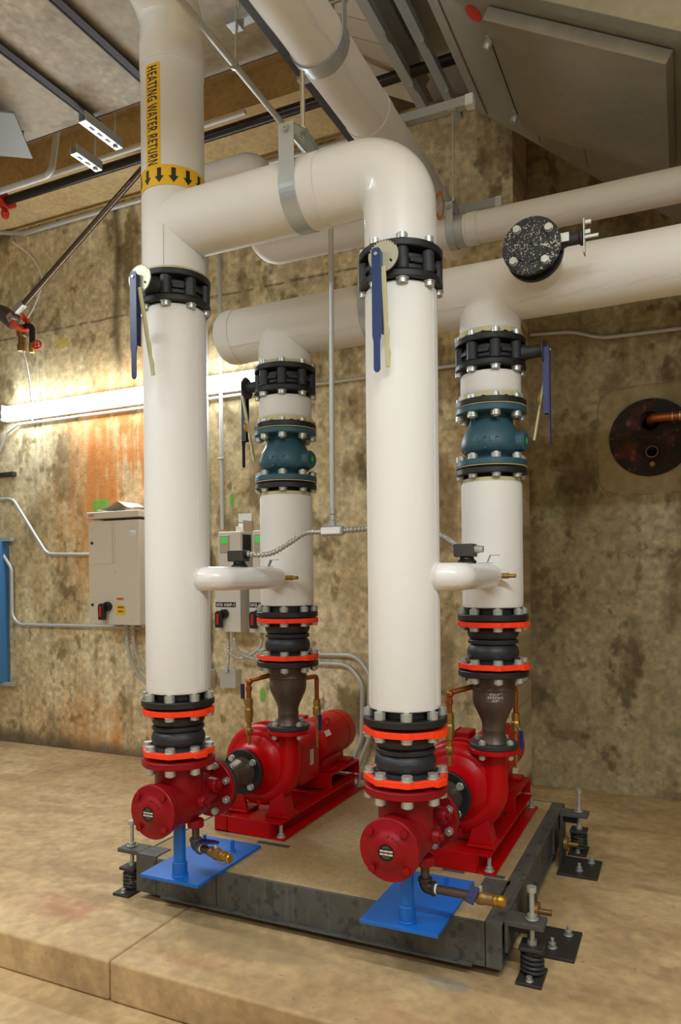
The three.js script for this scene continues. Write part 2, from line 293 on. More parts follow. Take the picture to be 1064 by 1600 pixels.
for (const L of UNSEEN_LAMPS) {
  const t = thing('unseen_strip_light', 'unseen overhead strip light serving as key and fill light', 'light', [L.x, L.y, L.z], 0, 'strip lights overhead outside the view');
  part('housing', T(box(L.len, 0.06, 0.14, 0.004), [0, 0.03, 0]), M.white, t);
  for (const y of [-0.016, 0.068]) part('lens', T(box(L.len - 0.04, 0.03, 0.12, 0.008), [0, y, 0]), new THREE.MeshStandardMaterial({ color: 0xf4f2ec, emissive: LAMP_COLOUR, emissiveIntensity: 2, roughness: 0.4 }), t);  // the upper lens belongs to the added uplight
  for (const s of [-1, 1]) part('hanger', rod([s * L.len * 0.4, 0.06, 0], [s * L.len * 0.4, ROOM.top - L.y, 0], 0.004, 8), M.zinc, t);
  const rl = new THREE.RectAreaLight(LAMP_COLOUR, L.intensity, L.len, 0.12); rl.position.set(L.x, L.y - 0.04, L.z); rl.lookAt(L.x, 0, L.z); scene.add(rl);
  const ul = new THREE.RectAreaLight(LAMP_COLOUR, L.intensity * 0.8, L.len, 0.1); ul.position.set(L.x, L.y + 0.085, L.z); ul.lookAt(L.x, 9, L.z); scene.add(ul);   // uplight added to brighten the ducts overhead
}

// ---------------------------------------------------------------- pipework: shared pieces
const FRONT = -2.315, REAR = -2.93, PIPE = 0.1205;
const X1 = -1.787, X2 = -0.85, D1 = -1.642, D2 = -0.697;         // suction risers, discharge risers of the two pumps
const nut = (r = 0.019, h = 0.018) => once(`nut${r},${h}`, () => join([hexPrism(r, h), T(disc(r * 0.5, h + 0.005, 0.001, 12), [0, 0, 0])]));
const boltHead = (r = 0.019, h = 0.014) => once(`bh${r},${h}`, () => join([T(disc(r * 1.12, 0.003, 0.001, 16)), T(hexPrism(r, h), [0, 0.003, 0])]));
function boltCircle(name, parent, n, R, y, up, geo, m = M.zinc, phase = 0) {
  for (let i = 0; i < n; i++) { const a = phase + (i + 0.5) * 2 * Math.PI / n; part(name, geo, m, parent, [R * Math.sin(a), y, R * Math.cos(a)], [up ? 0 : Math.PI, i * 0.37, 0]); }
}
const flange = (R, t, bore = 0.05) => once(`fl${R},${t},${bore}`, () => ring(bore, R, t, 0.003, 56));
// chipped dry paint and mastic left round the joint of jacket and flange
function mastic(R, h) { const g = new THREE.CylinderGeometry(R, R, h, 72, 1, true).toNonIndexed(), p = g.attributes.position; for (let i = 0; i < p.count; i++) { const a = Math.atan2(p.getZ(i), p.getX(i)); if (p.getY(i) < 0) p.setY(i, p.getY(i) - 0.012 * vn(a * 7 + 40, 3)); const k = 1 + 0.03 * vn(a * 9 + 30, p.getY(i) * 50); p.setX(i, p.getX(i) * k); p.setZ(i, p.getZ(i) * k); } g.computeVertexNormals(); return g; }
// jacketed straight pipe with slightly rounded end, a lap seam along it
function jacket(r, h, seam) {
  const g = [lathe([[0, 0], [r - 0.012, 0], [r - 0.003, 0.004], [r, 0.014], [r, h * 0.33], [r, h * 0.66], [r, h - 0.014], [r - 0.003, h - 0.004], [r - 0.012, h], [0, h]], 64)];
  if (seam !== undefined) g.push(T(box(0.0016, h - 0.03, 0.022, 0.0006), [(r + 0.0002) * Math.cos(seam), h / 2, (r + 0.0002) * Math.sin(seam)], [0, -seam, 0]));
  return boxUV(join(g));
}

// ---------------------------------------------------------------- butterfly valves
function butterflyValve(label, p, turn, handle, lower, upper) {
  const t = thing('butterfly_valve', label, 'valve', p, turn, 'butterfly valves on the risers');
  const fy = 0.049;
  for (const s of [-1, 1]) part('flange', T(flange(0.14, 0.024, 0.08), [0, s * fy - 0.012, 0]), M.blackIron, t);
  const body = [ring(0.08, 0.112, 0.056, 0.006, 48)].map(g => T(g, [0, -0.028, 0]));
  for (let i = 0; i < 8; i++) { const a = (i + 1) * Math.PI / 4; body.push(T(box(0.045, 0.018, 0.02, 0.004), [0.113 * Math.sin(a), 0, 0.113 * Math.cos(a)], [0, a, 0])); }
  body.push(alongZ(lathe([[0.045, 0], [0.034, 0.03], [0.026, 0.05], [0.024, (handle.z ?? 0.164) - 0.102], [0, (handle.z ?? 0.164) - 0.102]], 24), [0, 0, 0.1]));
  part('body', body, M.castGrey, t);
  for (let i = 0; i < 8; i++) { const a = (i + 0.5) * Math.PI / 4; part('lug', T(disc(0.0215, 0.074, 0.004, 20), [0, -0.037, 0]), M.castGrey, t, [0.118 * Math.sin(a), 0, 0.118 * Math.cos(a)]); }
  if (lower) boltCircle('bolt_head', t, 8, 0.122, -fy - 0.0125, false, boltHead());
  if (upper) boltCircle('hex_nut', t, 8, 0.122, fy + 0.0125, true, nut());
  // lever: notched plate, blue channel arm hanging down, hand trigger behind it
  const z = handle.z ?? 0.164;
  const teeth = []; for (let i = 0; i <= 60; i++) { const a = (-100 + i * 360 / 60) * RAD; const tooth = i > 22 && i < 44; teeth.push([(0.05 - (tooth && i % 2 ? 0.006 : 0)) * Math.cos(a), (0.05 - (tooth && i % 2 ? 0.006 : 0)) * Math.sin(a)]); }
  const hole = [[0.02, -0.018], [0.028, -0.026], [0.032, -0.02], [0.024, -0.012]].reverse();
  part('notch_plate', T(extrude(teeth, 0.004, 0.0005, [hole]), [0, 0, z]), handle.plate, t);
  const arm = extrude([[-0.014, 0.012], [-0.008, 0.019], [0.008, 0.019], [0.014, 0.012], [0.014, -0.255], [0.010, -0.275], [0.010, -0.362], [0.004, -0.37], [-0.004, -0.37], [-0.010, -0.362], [-0.010, -0.275], [-0.014, -0.255]], 0.003, 0.001);
  const side = T(box(0.003, 0.26, 0.024, 0.001), [0.0135, -0.12, -0.01]);
  const lever = part('lever', [arm, side, T(side, [-0.027, 0, 0])], handle.arm ?? M.handleBlue, t, [handle.dx ?? 0, 0, z + 0.022]);
  part('pivot_bolt', alongZ(disc(0.006, 0.006, 0.001, 16), [0, 0, 0.002]), M.zinc, lever);
  const tr = [[0.012, -0.05], [0.018, -0.05]]; const n = 14;
  const L = [], Rr = []; for (let i = 0; i <= n; i++) { const k = i / n, y = -0.04 - k * 0.31, x = 0.016 + 0.016 * k * (handle.swing ?? 1); L.push([x - 0.006, y]); Rr.push([x + 0.006 + (i > 7 ? 0.003 * Math.sin(i * 2.2) : 0), y]); }
  part('trigger', T(T(extrude([...L.reverse(), ...Rr], 0.006, 0.0015), [0.004, 0.04, -0.006]), [0, -0.04, -0.006], [handle.tilt ?? 0.17, 0, 0]), M.ivory, lever);
  if (handle.tag) { const tg = part('valve_tag', alongZ(disc(0.02, 0.0015, 0.0003, 24), [handle.tag[0], handle.tag[1], z - 0.012]), M.tag, t); part('tag_chain', new THREE.TorusGeometry(0.012, 0.0012, 6, 20), M.brass, tg, [handle.tag[0], handle.tag[1] + 0.026, z - 0.011]); }
  return t;
}
const plateZinc = mat(0xbab79c, 0.4, 0.35), plateDark = mat(0x3b3833, 0.5, 0.2);
butterflyValve('black butterfly valve with blue lever on the tall riser under the heating water return label', [X1, 2.45, FRONT], 0, { z: 0.198, plate: plateZinc, dx: -0.012, arm: mat(0x14204a, 0.35), swing: 1.0, tag: [-0.035, -0.155] }, true, false);
butterflyValve('black butterfly valve with blue lever just below the glossy white elbow', [X2, 2.367, FRONT], 0, { z: 0.156, plate: plateZinc, dx: -0.016, swing: 0.4, tilt: 0.06 }, true, true);
butterflyValve('black butterfly valve with dark lever under the header, beside the strip light', [D1, 2.2425, REAR], -Math.PI / 2, { z: 0.203, plate: plateDark, arm: mat(0x231f33, 0.4), swing: -0.6, tag: [0.03, -0.19] }, true, true);
butterflyValve('black butterfly valve with blue lever under the header, beside the recessed wall', [D2, 2.2305, REAR], Math.PI / 2, { z: 0.208, plate: plateDark, arm: mat(0x2c3566, 0.4), swing: -0.6, tag: [-0.03, -0.2] }, true, true);

// ---------------------------------------------------------------- heating water return pipe with tee, branch and elbow
{
  const t = thing('return_pipe', 'thick white insulated return pipe teeing from the tall riser to a glossy elbow', 'pipe', [X1, 2.511, FRONT]);
  const Y = y => y - 2.511, bx = 2.715, r = PIPE;
  part('riser', boxUV(sweep([V(0, 0, 0), V(0, Y(3.36), 0)], r, 64)), M.jacket, t);
  part('top_elbow', sweep(route([[0, Y(3.3), 0], [0, Y(3.63), 0], [0, Y(3.63), 1.4]], 0.25, 18), r + 0.001, 48), M.pvc, t);
  part('elbow_band', T(ring(r - 0.01, r + 0.0025, 0.1, 0.001, 64), [0, Y(3.31), 0]), M.jacket, t);
  part('branch', boxUV(sweep([V(0, Y(bx), 0), V(X2 - X1 - 0.27, Y(bx), 0)], s => r - 0.0008 + 0.0012 * vn(s * 12, 2), 64)), M.jacket, t);
  const el = part('branch_elbow', sweep(route([[X2 - X1 - 0.27, Y(bx), 0], [X2 - X1, Y(bx), 0], [X2 - X1, Y(2.432), 0]], 0.2, 18), r + 0.001, 56), M.pvc, t);
  part('elbow_cuff', alongX(T(ring(r - 0.01, r + 0.003, 0.075, 0.003, 64)), [X2 - X1 - 0.345, Y(bx), 0]), M.jacket, t);
  part('seam_tape', T(box(0.002, 0.16, 0.004, 0.0006), [0.04, Y(2.6), r - 0.006]), M.jacket, t);
  // pipe marker and arrow band
  const arc = (rr, h, a0, a1, y) => { const g = new THREE.CylinderGeometry(rr, rr, h, 40, 1, true, a0, a1 - a0); return T(g, [0, y, 0]); };
  const txt = canvasTex(160, 1024, (c, w, h) => { c.fillStyle = '#f0bd0a'; c.fillRect(0, 0, w, h); c.save(); c.translate(w / 2, h / 2); c.rotate(Math.PI / 2); c.fillStyle = '#15130f'; c.textAlign = 'center'; c.textBaseline = 'middle'; c.font = 'bold 150px sans-serif'; const s = 'HEATING WATER RETURN', m = c.measureText(s).width; c.scale((h - 36) / m, 1); c.fillText(s, 0, 6); c.restore(); });
  const arr = canvasTex(1024, 128, (c, w, h) => { c.fillStyle = '#f0bd0a'; c.fillRect(0, 0, w, h); c.fillStyle = '#15130f'; for (let i = 0; i < 14; i++) { const x = (i + 0.5) * w / 14; c.fillRect(x - 11, 18, 22, 56); c.beginPath(); c.moveTo(x - 25, 70); c.lineTo(x + 25, 70); c.lineTo(x, 112); c.fill(); } });
  const sign = part('pipe_marker', arc(r + 0.0012, 0.39, -0.266, 0.274, Y(3.089)), mat(0xffffff, 0.45, 0, { map: txt }), t);
  sign.userData.label = 'yellow marker reading HEATING WATER RETURN';
  part('arrow_band', arc(r + 0.0016, 0.075, 0, Math.PI * 2, Y(2.862)), mat(0xffffff, 0.45, 0, { map: arr }), t).userData.label = 'yellow band of black arrows pointing down';
  part('bottom_seal', mastic(r + 0.004, 0.012), M.ivory, t, [0, 0.006, 0]);
}

// ---------------------------------------------------------------- suction risers with their bypass stubs
function suctionRiser(label, x, top, bypassX) {
  const t = thing('riser_pipe', label, 'pipe', [x, 0.915, FRONT], 0, 'insulated suction risers');
  part('jacket', jacket(PIPE, top - 0.915, 0.08), M.jacket, t);
  part('weld_neck', T(ring(0.06, 0.1, 0.03, 0.003), [0, -0.025, 0]), M.blackIron, t);
  const fl = part('bottom_flange', T(flange(0.14, 0.024, 0.08), [0, -0.049, 0]), M.blackIron, t);
  boltCircle('hex_nut', fl, 8, 0.12, -0.0245, true, nut(0.02, 0.024));
  const r = 0.046, y = 1.352 - 0.915, dz = REAR - FRONT + 0.12;
  const st = part('bypass_pipe', sweep(route([[0.05, y, 0], [bypassX, y, 0], [bypassX, y, dz + 0.05], [bypassX - 0.06, y, dz - 0.02]], [0.1, 0.05], 14), r, 32), M.pvc, t);
  part('joint_collar', alongX(ring(r - 0.01, r + 0.003, 0.02, 0.002), [0.106, y, 0]), M.jacket, st);
  const plug = part('thermowell', join([alongX(hexPrism(0.012, 0.03), [bypassX + r - 0.012, y, dz + 0.02]), alongX(disc(0.008, 0.03, 0.001, 16), [bypassX + r + 0.015, y, dz + 0.02])]), M.brass, st); plug.userData.label = 'brass plug at the end of the stub';
  const cl = part('saddle_bracket', [T(box(0.05, 0.003, 0.02, 0.001), [bypassX, y + r + 0.003, dz + 0.12]), T(box(0.003, 0.03, 0.02, 0.001), [bypassX + 0.012, y + r + 0.017, dz + 0.12], [0, 0, -0.4]), T(box(0.035, 0.003, 0.02, 0.001), [bypassX + 0.034, y + r + 0.031, dz + 0.12])], M.galv, t);
  return t;
}
suctionRiser('tall white insulated riser below the pipe marker, left of the wall drives', X1, 2.389, 0.185);
suctionRiser('tall white insulated riser in front of the recessed wall, below the glossy elbow', X2, 2.306, 0.185);

// ---------------------------------------------------------------- rubber expansion joints with orange rings
function rubberJoint(label, x, z, yTop, yBot, R = 0.14) {
  const t = thing('expansion_joint', label, 'expansion joint', [x, yBot, z], 0, 'rubber expansion joints'); const h = yTop - yBot;
  const lobes = [[0, 0.004], [0.115, 0.004], [0.118, 0.01], [0.094, 0.016]]; const a = h - 0.022, c = 0.09;
  for (let i = 0; i <= 10; i++) { const k = i / 10; lobes.push([c + 0.013 * Math.sin(Math.PI * k) ** 0.7, 0.02 + k * (a * 0.43)]); }
  lobes.push([0.088, 0.022 + a * 0.44], [0.098, 0.022 + a * 0.46], [0.1, 0.022 + a * 0.49], [0.1, 0.022 + a * 0.54], [0.097, 0.022 + a * 0.565], [0.088, 0.022 + a * 0.58]);
  for (let i = 0; i <= 10; i++) { const k = i / 10; lobes.push([c + 0.012 * Math.sin(Math.PI * k) ** 0.7, 0.022 + a * 0.585 + k * (a * 0.36)]); }
  lobes.push([0.094, h - 0.008], [0.116, h - 0.004], [0, h - 0.004]);
  part('bellows', lathe(lobes, 56, 0.6), M.rubber, t);
  for (const [y, dn] of [[h, true], [0, false]]) {
    const pts = []; const N = 160; for (let i = 0; i < N; i++) { const q = i / N * 2 * Math.PI; const ear = Math.max(0, Math.cos((q - Math.PI / 8) * 8)) ** 2; pts.push([(R - 0.008 + 0.008 * ear) * Math.cos(q), (R - 0.008 + 0.008 * ear) * Math.sin(q)]); }
    // two control-rod tabs stand out of the ring
    for (const b of [0.32, 0.32 + Math.PI]) for (let i = 0; i < N; i++) { const q = i / N * 2 * Math.PI, d = Math.atan2(Math.sin(q - b), Math.cos(q - b)); if (Math.abs(d) < 0.17) { pts[i] = [(R + 0.012) * Math.cos(q), (R + 0.012) * Math.sin(q)]; } }
    const rg = part('retaining_ring', T(extrude(pts, 0.018, 0.0015, [arcPts(0, 0, 0.098, 0, -2 * Math.PI, 48)]), [0, y + 0.009, 0], [Math.PI / 2, 0, 0]), M.orange, t);
    boltCircle(dn ? 'bolt_head' : 'bolt_head', rg, 8, 0.12, dn ? y - 0.011 : y + 0.011, !dn, boltHead(0.019, dn ? 0.012 : 0.015));
  }
}
rubberJoint('black rubber bellows with orange rings above the red diffuser under the marked riser', X1, FRONT, 0.846, 0.69);
rubberJoint('black rubber bellows with orange rings above the red diffuser under the elbow riser', X2, FRONT, 0.844, 0.688);
rubberJoint('black rubber bellows with orange rings in front of the wall drives', D1, REAR, 1.161, 0.995);
rubberJoint('black rubber bellows with orange rings beside the concrete wall corner', D2, REAR, 1.161, 0.995);

// ---------------------------------------------------------------- discharge risers: header, spool, check valve, lower pipe, reducer
{
  const t = thing('header_pipe', 'large white insulated header pipe spanning above the two discharge risers', 'pipe', [-1.975, 2.49, REAR]);
  const r = 0.122, L = 3.9;
  const wob = s => r + 0.0015 * Math.sin(s * 2.7) + 0.0022 * (vn(s * 5, 4) - 0.5);
  part('jacket', boxUV(sweep(dense([V(0.05, 0, 0), V(L, 0, 0)], 0.05), wob, 64)), M.jacket, t);
  part('end_cap', alongX(lathe([[0, 0], [0.07, 0.003], [0.105, 0.014], [0.12, 0.035], [0.1245, 0.06], [0.1245, 0.1], [0.122, 0.102]], 56), [-0.002, 0, 0]), M.jacket, t);
  for (const x of [D1, D2]) {
    const tee = part('tee_jacket', T(boxUV(sweep([V(0, 0.03, 0), V(0, -(2.49 - 2.305), 0)], 0.1205, 56)), [x + 1.975, 0, 0]), M.jacket, t);
    part('seal', mastic(0.124, 0.014), M.ivory, tee, [x + 1.975, -0.178, 0]);
  }
  part('lap_seam', rod([0.1, -0.075, 0.0978], [1.3, -0.072, 0.1], 0.0012, 6), M.jacket, t);
  part('stub', alongZ(boxUV(jacket(0.075, 0.24)), [0.985, 0.01, 0.02]), M.jacket, t).position.x = 0.52;
}
{ // spare tapping on the header, closed by a butterfly valve and a blind flange
  const t = thing('capped_valve', 'paint-spattered black blind flange on a valve stub of the header', 'valve', [-0.47, 2.5, REAR]);
  const a = alongZ;
  part('inner_flange', a(flange(0.1, 0.02, 0.03), [0, 0, 0.255]), M.blackIron, t);
  part('valve_body', [a(ring(0.04, 0.078, 0.045, 0.004), [0, 0, 0.275]), ...[0, 1, 2, 3].map(i => { const q = i * Math.PI / 2 + Math.PI / 4; return a(disc(0.014, 0.045, 0.002, 16), [0.076 * Math.cos(q), 0.076 * Math.sin(q), 0.275]); }), alongX(lathe([[0.034, 0], [0.026, 0.03], [0.02, 0.045], [0.02, 0.085], [0.026, 0.09], [0.026, 0.098], [0, 0.098]], 24), [0.07, 0.01, 0.297])], M.castGrey, t);
  const blind = part('blind_flange', boxUV(a(lathe([[0, 0], [0.096, 0], [0.1, 0.003], [0.1, 0.018], [0.097, 0.021], [0.062, 0.021], [0.059, 0.024], [0.014, 0.024], [0.012, 0.026], [0.004, 0.026], [0.003, 0.02], [0, 0.02]], 56), [0, 0, 0.32])), M.spattered, t);
  for (let i = 0; i < 4; i++) { const q = i * Math.PI / 2 + Math.PI / 4 - 0.12; part('bolt_head', boltHead(0.0135, 0.011), M.zinc, blind, [0.077 * Math.cos(q), 0.077 * Math.sin(q), 0.34], [Math.PI / 2, 0, 0]); }
  part('name_label', T(box(0.034, 0.03, 0.001, 0.0003), [0.108, 0.012, 0.324]), M.white, t);
  const lever = part('stem_bracket', [T(box(0.006, 0.12, 0.036, 0.003), [0.172, 0.01, 0.297]), T(box(0.02, 0.012, 0.012, 0.001), [0.185, 0.06, 0.297]), T(box(0.018, 0.014, 0.012, 0.001), [0.184, 0.025, 0.3]), T(box(0.045, 0.01, 0.01, 0.001), [0.196, 0.008, 0.3])], M.zinc, t);
}
function dischargeRun(x, near, spool) {
  const s1 = thing('spool_pipe', `${spool} spool above the teal check valve ${near}`, 'pipe', [x, 2.05, REAR], 0, 'short insulated spool pieces');
  const top = x === D1 ? 2.181 : 2.169;
  part('jacket', jacket(PIPE - 0.001, top - 0.012 - 2.064, 0.4), M.jacket, s1, [0, 0.014, 0]);
  const tf = part('bottom_flange', T(flange(0.14, 0.024, 0.08), [0, -0.027, 0]), M.blackIron, s1);
  part('seal', mastic(0.126, 0.014), M.ivory, s1, [0, 0.012, 0]);
  boltCircle('hex_nut', tf, 8, 0.12, -0.003, true, nut(0.018, 0.014), M.zinc);

  const c = thing('check_valve', `teal cast check valve with round side boss ${near}`, 'valve', [x, 1.785, REAR], 0, 'teal check valves');
  for (const y of [0, 0.209]) { const f = part('flange', T(flange(0.14, 0.025, 0.07), [0, y, 0]), M.teal, c); boltCircle('hex_nut', f, 8, 0.12, y ? y : 0.025, !y, nut(0.02, 0.02), M.zinc); part('gasket', T(ring(0.07, 0.141, 0.003, 0.0008, 48), [0, y ? 0.2345 : -0.0035, 0]), M.ivory, f); }
  part('body', lathe([[0.085, 0.02], [0.083, 0.035], [0.088, 0.045], [0.105, 0.055], [0.117, 0.068], [0.121, 0.085], [0.12, 0.1], [0.115, 0.12], [0.106, 0.14], [0.096, 0.158], [0.088, 0.175], [0.083, 0.19], [0.082, 0.212]], 56, 0.6), M.teal, c);
  const q = -0.42; // boss on the right-hand side
  const boss = part('side_boss', T(lathe([[0.042, 0], [0.04, 0.045], [0.034, 0.05], [0.034, 0.052], [0, 0.052]], 28), [0.092, 0.095, 0.012], [0, -0.1, -Math.PI / 2]), M.teal, c);
  part('paint_dot', T(disc(0.013, 0.002, 0.0005, 18), [0.092 + 0.0525, 0.095, 0.0173], [0, -0.1, -Math.PI / 2], [1, 1, 0.5]), M.greenPaint, boss);
  const letters = []; for (let i = 0; i < 4; i++) { const a = -0.22 + i * 0.2; for (const [dy, h] of [[0, 0.02]]) { letters.push(T(box(0.003, h, 0.003, 0.0008), [0.121 * Math.sin(a), 0.098 + dy, 0.121 * Math.cos(a)], [0, a, 0])); letters.push(T(box(0.014, 0.003, 0.003, 0.0008), [0.121 * Math.sin(a + 0.05), 0.098 + (i % 2 ? 0.008 : -0.008), 0.121 * Math.cos(a + 0.05)], [0, a + 0.05, 0])); } }
  part('cast_marking', letters, M.teal, c);
  for (const a of [-0.55, 0.05]) part('lug_boss', T(new THREE.SphereGeometry(0.008, 12, 8), [0.085 * Math.sin(a), a > 0 ? 0.065 : 0.186, (a > 0 ? 0.118 : 0.085) * Math.cos(a)]), M.teal, c);

  const p = thing('discharge_pipe', `white insulated discharge pipe below the teal check valve ${near}`, 'pipe', [x, 1.225, REAR], 0, 'insulated discharge pipes');
  part('jacket', jacket(PIPE, 0.5, x === D2 ? 2.45 : undefined), M.jacket, p);
  for (const [y, ny, up] of [[0.527, 0, false], [-0.049, 0, true]]) {
    const f = part(up ? 'bottom_flange' : 'top_flange', T(flange(0.14, 0.024, 0.08), [0, y, 0]), M.blackIron, p);
    boltCircle(up ? 'hex_nut' : 'bolt_head', f, 8, 0.12, up ? y + 0.0245 : y - 0.0005, up, up ? nut(0.02, 0.022) : boltHead(0.018, 0.011));
  }
  part('neck', [T(ring(0.05, 0.095, 0.05, 0.004), [0, 0.48, 0]), T(ring(0.05, 0.1, 0.04, 0.004), [0, -0.03, 0])], M.blackIron, p);
  part('seal', mastic(0.112, 0.016), M.ivory, p, [0, 0.505, 0]);

  const r = thing('pipe_reducer', `bare dark steel pipe reducer between bellows and pump ${near}`, 'pipe', [x, 0.665, REAR], 0, 'steel reducers on the pumps');
  part('top_flange', T(flange(0.14, 0.024, 0.05), [0, 0.288, 0]), M.blackIron, r);
  boltCircle('hex_nut', r.children[0], 8, 0.12, 0.2875, false, nut(0.019, 0.02));
  part('cone', lathe([[0.06, 0.289], [0.09, 0.288], [0.086, 0.262], [0.085, 0.245], [0.0875, 0.241], [0.0875, 0.234], [0.084, 0.231], [0.084, 0.19], [0.08, 0.172], [0.068, 0.145], [0.055, 0.118], [0.048, 0.098], [0.046, 0.08], [0.0475, 0.076], [0.0475, 0.07], [0.0455, 0.066], [0.047, 0.045], [0.058, 0.022], [0.06, 0.018]], 48, 0.6), M.steelPipe, r);
  part('bottom_flange', T(flange(0.097, 0.02, 0.03), [0, 0, 0]), M.castGrey, r);
  boltCircle('hex_nut', r.children[2], 4, 0.077, 0.0195, true, nut(0.015, 0.013), M.zinc, Math.PI / 8);
  // chalk marks
  const chalk = canvasTex(256, 256, (k, w, h) => { k.fillStyle = '#5c4d42'; k.fillRect(0, 0, w, h); k.strokeStyle = '#b9b3a6'; k.fillStyle = '#b9b3a6'; k.lineWidth = 7; if (x === D2) { k.font = 'italic bold 84px serif'; k.fillText('6x4"', 44, 78); k.fillText('HHwr', 14, 160); k.fillText('2P', 80, 242); } else { k.beginPath(); k.moveTo(30, 60); k.lineTo(120, 90); k.lineTo(190, 150); k.lineTo(150, 175); k.lineTo(70, 110); k.closePath(); k.stroke(); } });
  const g = new THREE.CylinderGeometry(0.0845, 0.0845, 0.04, 16, 1, true, x === D2 ? -0.12 : -0.85, x === D2 ? 0.8 : 0.5); part('chalk_mark', T(g, [0, 0.2105, 0]), mat(0xffffff, 0.6, 0.2, { map: chalk }), r);
}
dischargeRun(D1, 'in front of the wall drives', 'smooth white insulated');
dischargeRun(D2, 'beside the concrete wall corner', 'rumpled white insulated');

// ---------------------------------------------------------------- concrete-filled pump base on springs
const TOP = 0.187, BOT = 0.033;
{
  const t = thing('inertia_base', 'grey steel-framed concrete inertia base carrying both pumps', 'base', [-1.335, BOT, -3.154]);
  const w = 1.55, d = 1.433, h = TOP - BOT, hw = w / 2, hd = d / 2;
  part('concrete_fill', boxUV(T(box(w - 0.07, h - 0.02, d - 0.02, 0.004), [-0.025, h / 2 + 0.0095, 0])), M.baseConcrete, t);
  const frontPieces = [[-hw, -hw + 0.105], [-hw + 0.107, -0.12 - 0.25], [-0.368, hw - 0.058], [hw - 0.056, hw]];
  for (const [a, b] of frontPieces) part('front_plate', boxUV(T(box(b - a, h - 0.003, 0.012, 0.003), [(a + b) / 2, h / 2 - 0.001, hd - 0.006])), M.baseSteel, t);
  part('bottom_lip', boxUV(T(box(w - 0.24, 0.008, 0.03, 0.002), [0.02, 0.004, hd + 0.003])), M.baseSteel, t);
  part('back_plate', boxUV(T(box(w, h, 0.012, 0.003), [0, h / 2, -hd + 0.006])), M.baseSteel, t);
  part('left_channel', boxUV(join([T(box(0.008, h, d - 0.01, 0.002), [-hw + 0.004, h / 2, 0]), T(box(0.1, 0.012, 0.1, 0.002), [-hw + 0.052, h - 0.002, hd - 0.055])])), M.baseSteel, t);
  part('right_channel', boxUV(join([T(box(0.058, 0.008, d - 0.014, 0.002), [hw - 0.029, h - 0.003, 0]), T(box(0.008, h, d - 0.014, 0.002), [hw - 0.012, h / 2, 0]), T(box(0.03, 0.008, d - 0.014, 0.002), [hw - 0.016, 0.004, 0])])), M.baseSteel, t);
  for (const z of [0.56, -0.42]) part('side_gusset', boxUV(T(box(0.012, h * 0.85, 0.12, 0.003), [hw - 0.002, h * 0.5, z])), M.baseSteel, t);
  for (const [x, z, a, b] of [[-0.3, 0.38, 0.16, 0.03], [0.5, 0.33, 0.09, 0.05], [0.68, 0.44, 0.1, 0.17], [0.66, 0.33, 0.08, 0.03]]) part('embedded_plate', T(box(a, 0.003, b, 0.001), [x, h - 0.0005, z]), M.baseSteel, t);
}
function isolator(label, x, z, dir, face) {
  const t = thing('spring_isolator', label, 'spring mount', [x, 0, z], 0, 'spring isolators of the pump base');
  const bx = face - x;
  part('foot_plate', T(box(0.085, 0.011, 0.13, 0.002), [0, 0.0055, 0.012]), M.darkSteel, t);
  part('foot_bolt', join([disc(0.013, 0.003, 0.0005, 16), T(hexPrism(0.01, 0.012), [0, 0.003, 0])]), M.zinc, t, [0, 0.011, 0.056]);
  const coil = []; for (let i = 0; i <= 120; i++) { const k = i / 120, a = k * 2 * Math.PI * 4.2; coil.push(V(0.034 * Math.cos(a), 0.022 + k * 0.066, 0.034 * Math.sin(a))); }
  part('spring', sweep(coil, 0.0065, 10), M.darkSteel, t);
  part('spring_cup', join([T(box(0.08, 0.014, 0.08, 0.004), [0, 0.102, 0]), T(disc(0.03, 0.03, 0.002, 24), [0, 0.07, 0])]), M.darkSteel, t);
  const bolt = part('adjusting_bolt', join([T(disc(0.0085, 0.185, 0.001, 16), [0, 0.105, 0]), T(hexPrism(0.017, 0.018), [0, 0.285, 0])]), M.zinc, t);
  for (const y of [0.109, 0.196]) part('hex_nut', T(hexPrism(0.017, 0.014), [0, y, 0]), M.zinc, bolt);
  part('washer', T(disc(0.022, 0.003, 0.0005, 20), [0, 0.193, 0]), M.zinc, bolt);
  part('bracket', join([T(box(Math.abs(bx) + 0.045, 0.018, 0.085, 0.003), [(bx - dir * -0.045) / 2, 0.182, 0]), T(box(0.012, 0.1, 0.085, 0.003), [bx + dir * 0.007, 0.13, 0]), T(box(Math.abs(bx), 0.06, 0.006, 0.001), [bx / 2, 0.15, -0.04])]), M.baseSteel, t);
}
isolator('spring isolator with tall bolt at the base corner beside the brass drain end', -0.474, -2.51, 1, -0.56);
isolator('spring isolator with tall bolt at the base corner next to the recessed wall', -0.475, -3.74, 1, -0.56);
isolator('spring isolator beside the blue plate below the marked riser', -2.185, -2.5, -1, -2.11);
function snubber(label, z0, z1) {
  const t = thing('seismic_stop', label, 'bracket', [-0.53, 0, (z0 + z1) / 2], 0, 'angle stops bolted to the floor'); const d = Math.abs(z1 - z0);
  part('foot', T(box(0.175, 0.012, d, 0.002), [0.087, 0.006, 0]), M.darkSteel, t);
  part('upright', T(box(0.012, 0.17, d * 0.62, 0.002), [0.006, 0.095, -d * 0.12]), M.darkSteel, t);
  for (const [x, z] of [[0.13, -d * 0.3], [0.09, d * 0.22]]) { const b = part('anchor_bolt', join([disc(0.017, 0.003, 0.0005, 18), T(hexPrism(0.014, 0.014), [0, 0.003, 0]), T(disc(0.007, 0.032, 0.001, 12), [0, 0.003, 0])]), M.zinc, t, [x, 0.012, z]); }
  part('stop_bolt', alongX(join([disc(0.034, 0.02, 0.003, 24), T(disc(0.011, 0.065, 0.001, 16))]), [0.012, 0.1, -d * 0.12]), M.bronze, t);
}
snubber('dark steel angle stop on the floor beside the bare corner spring', -2.87, -2.645);
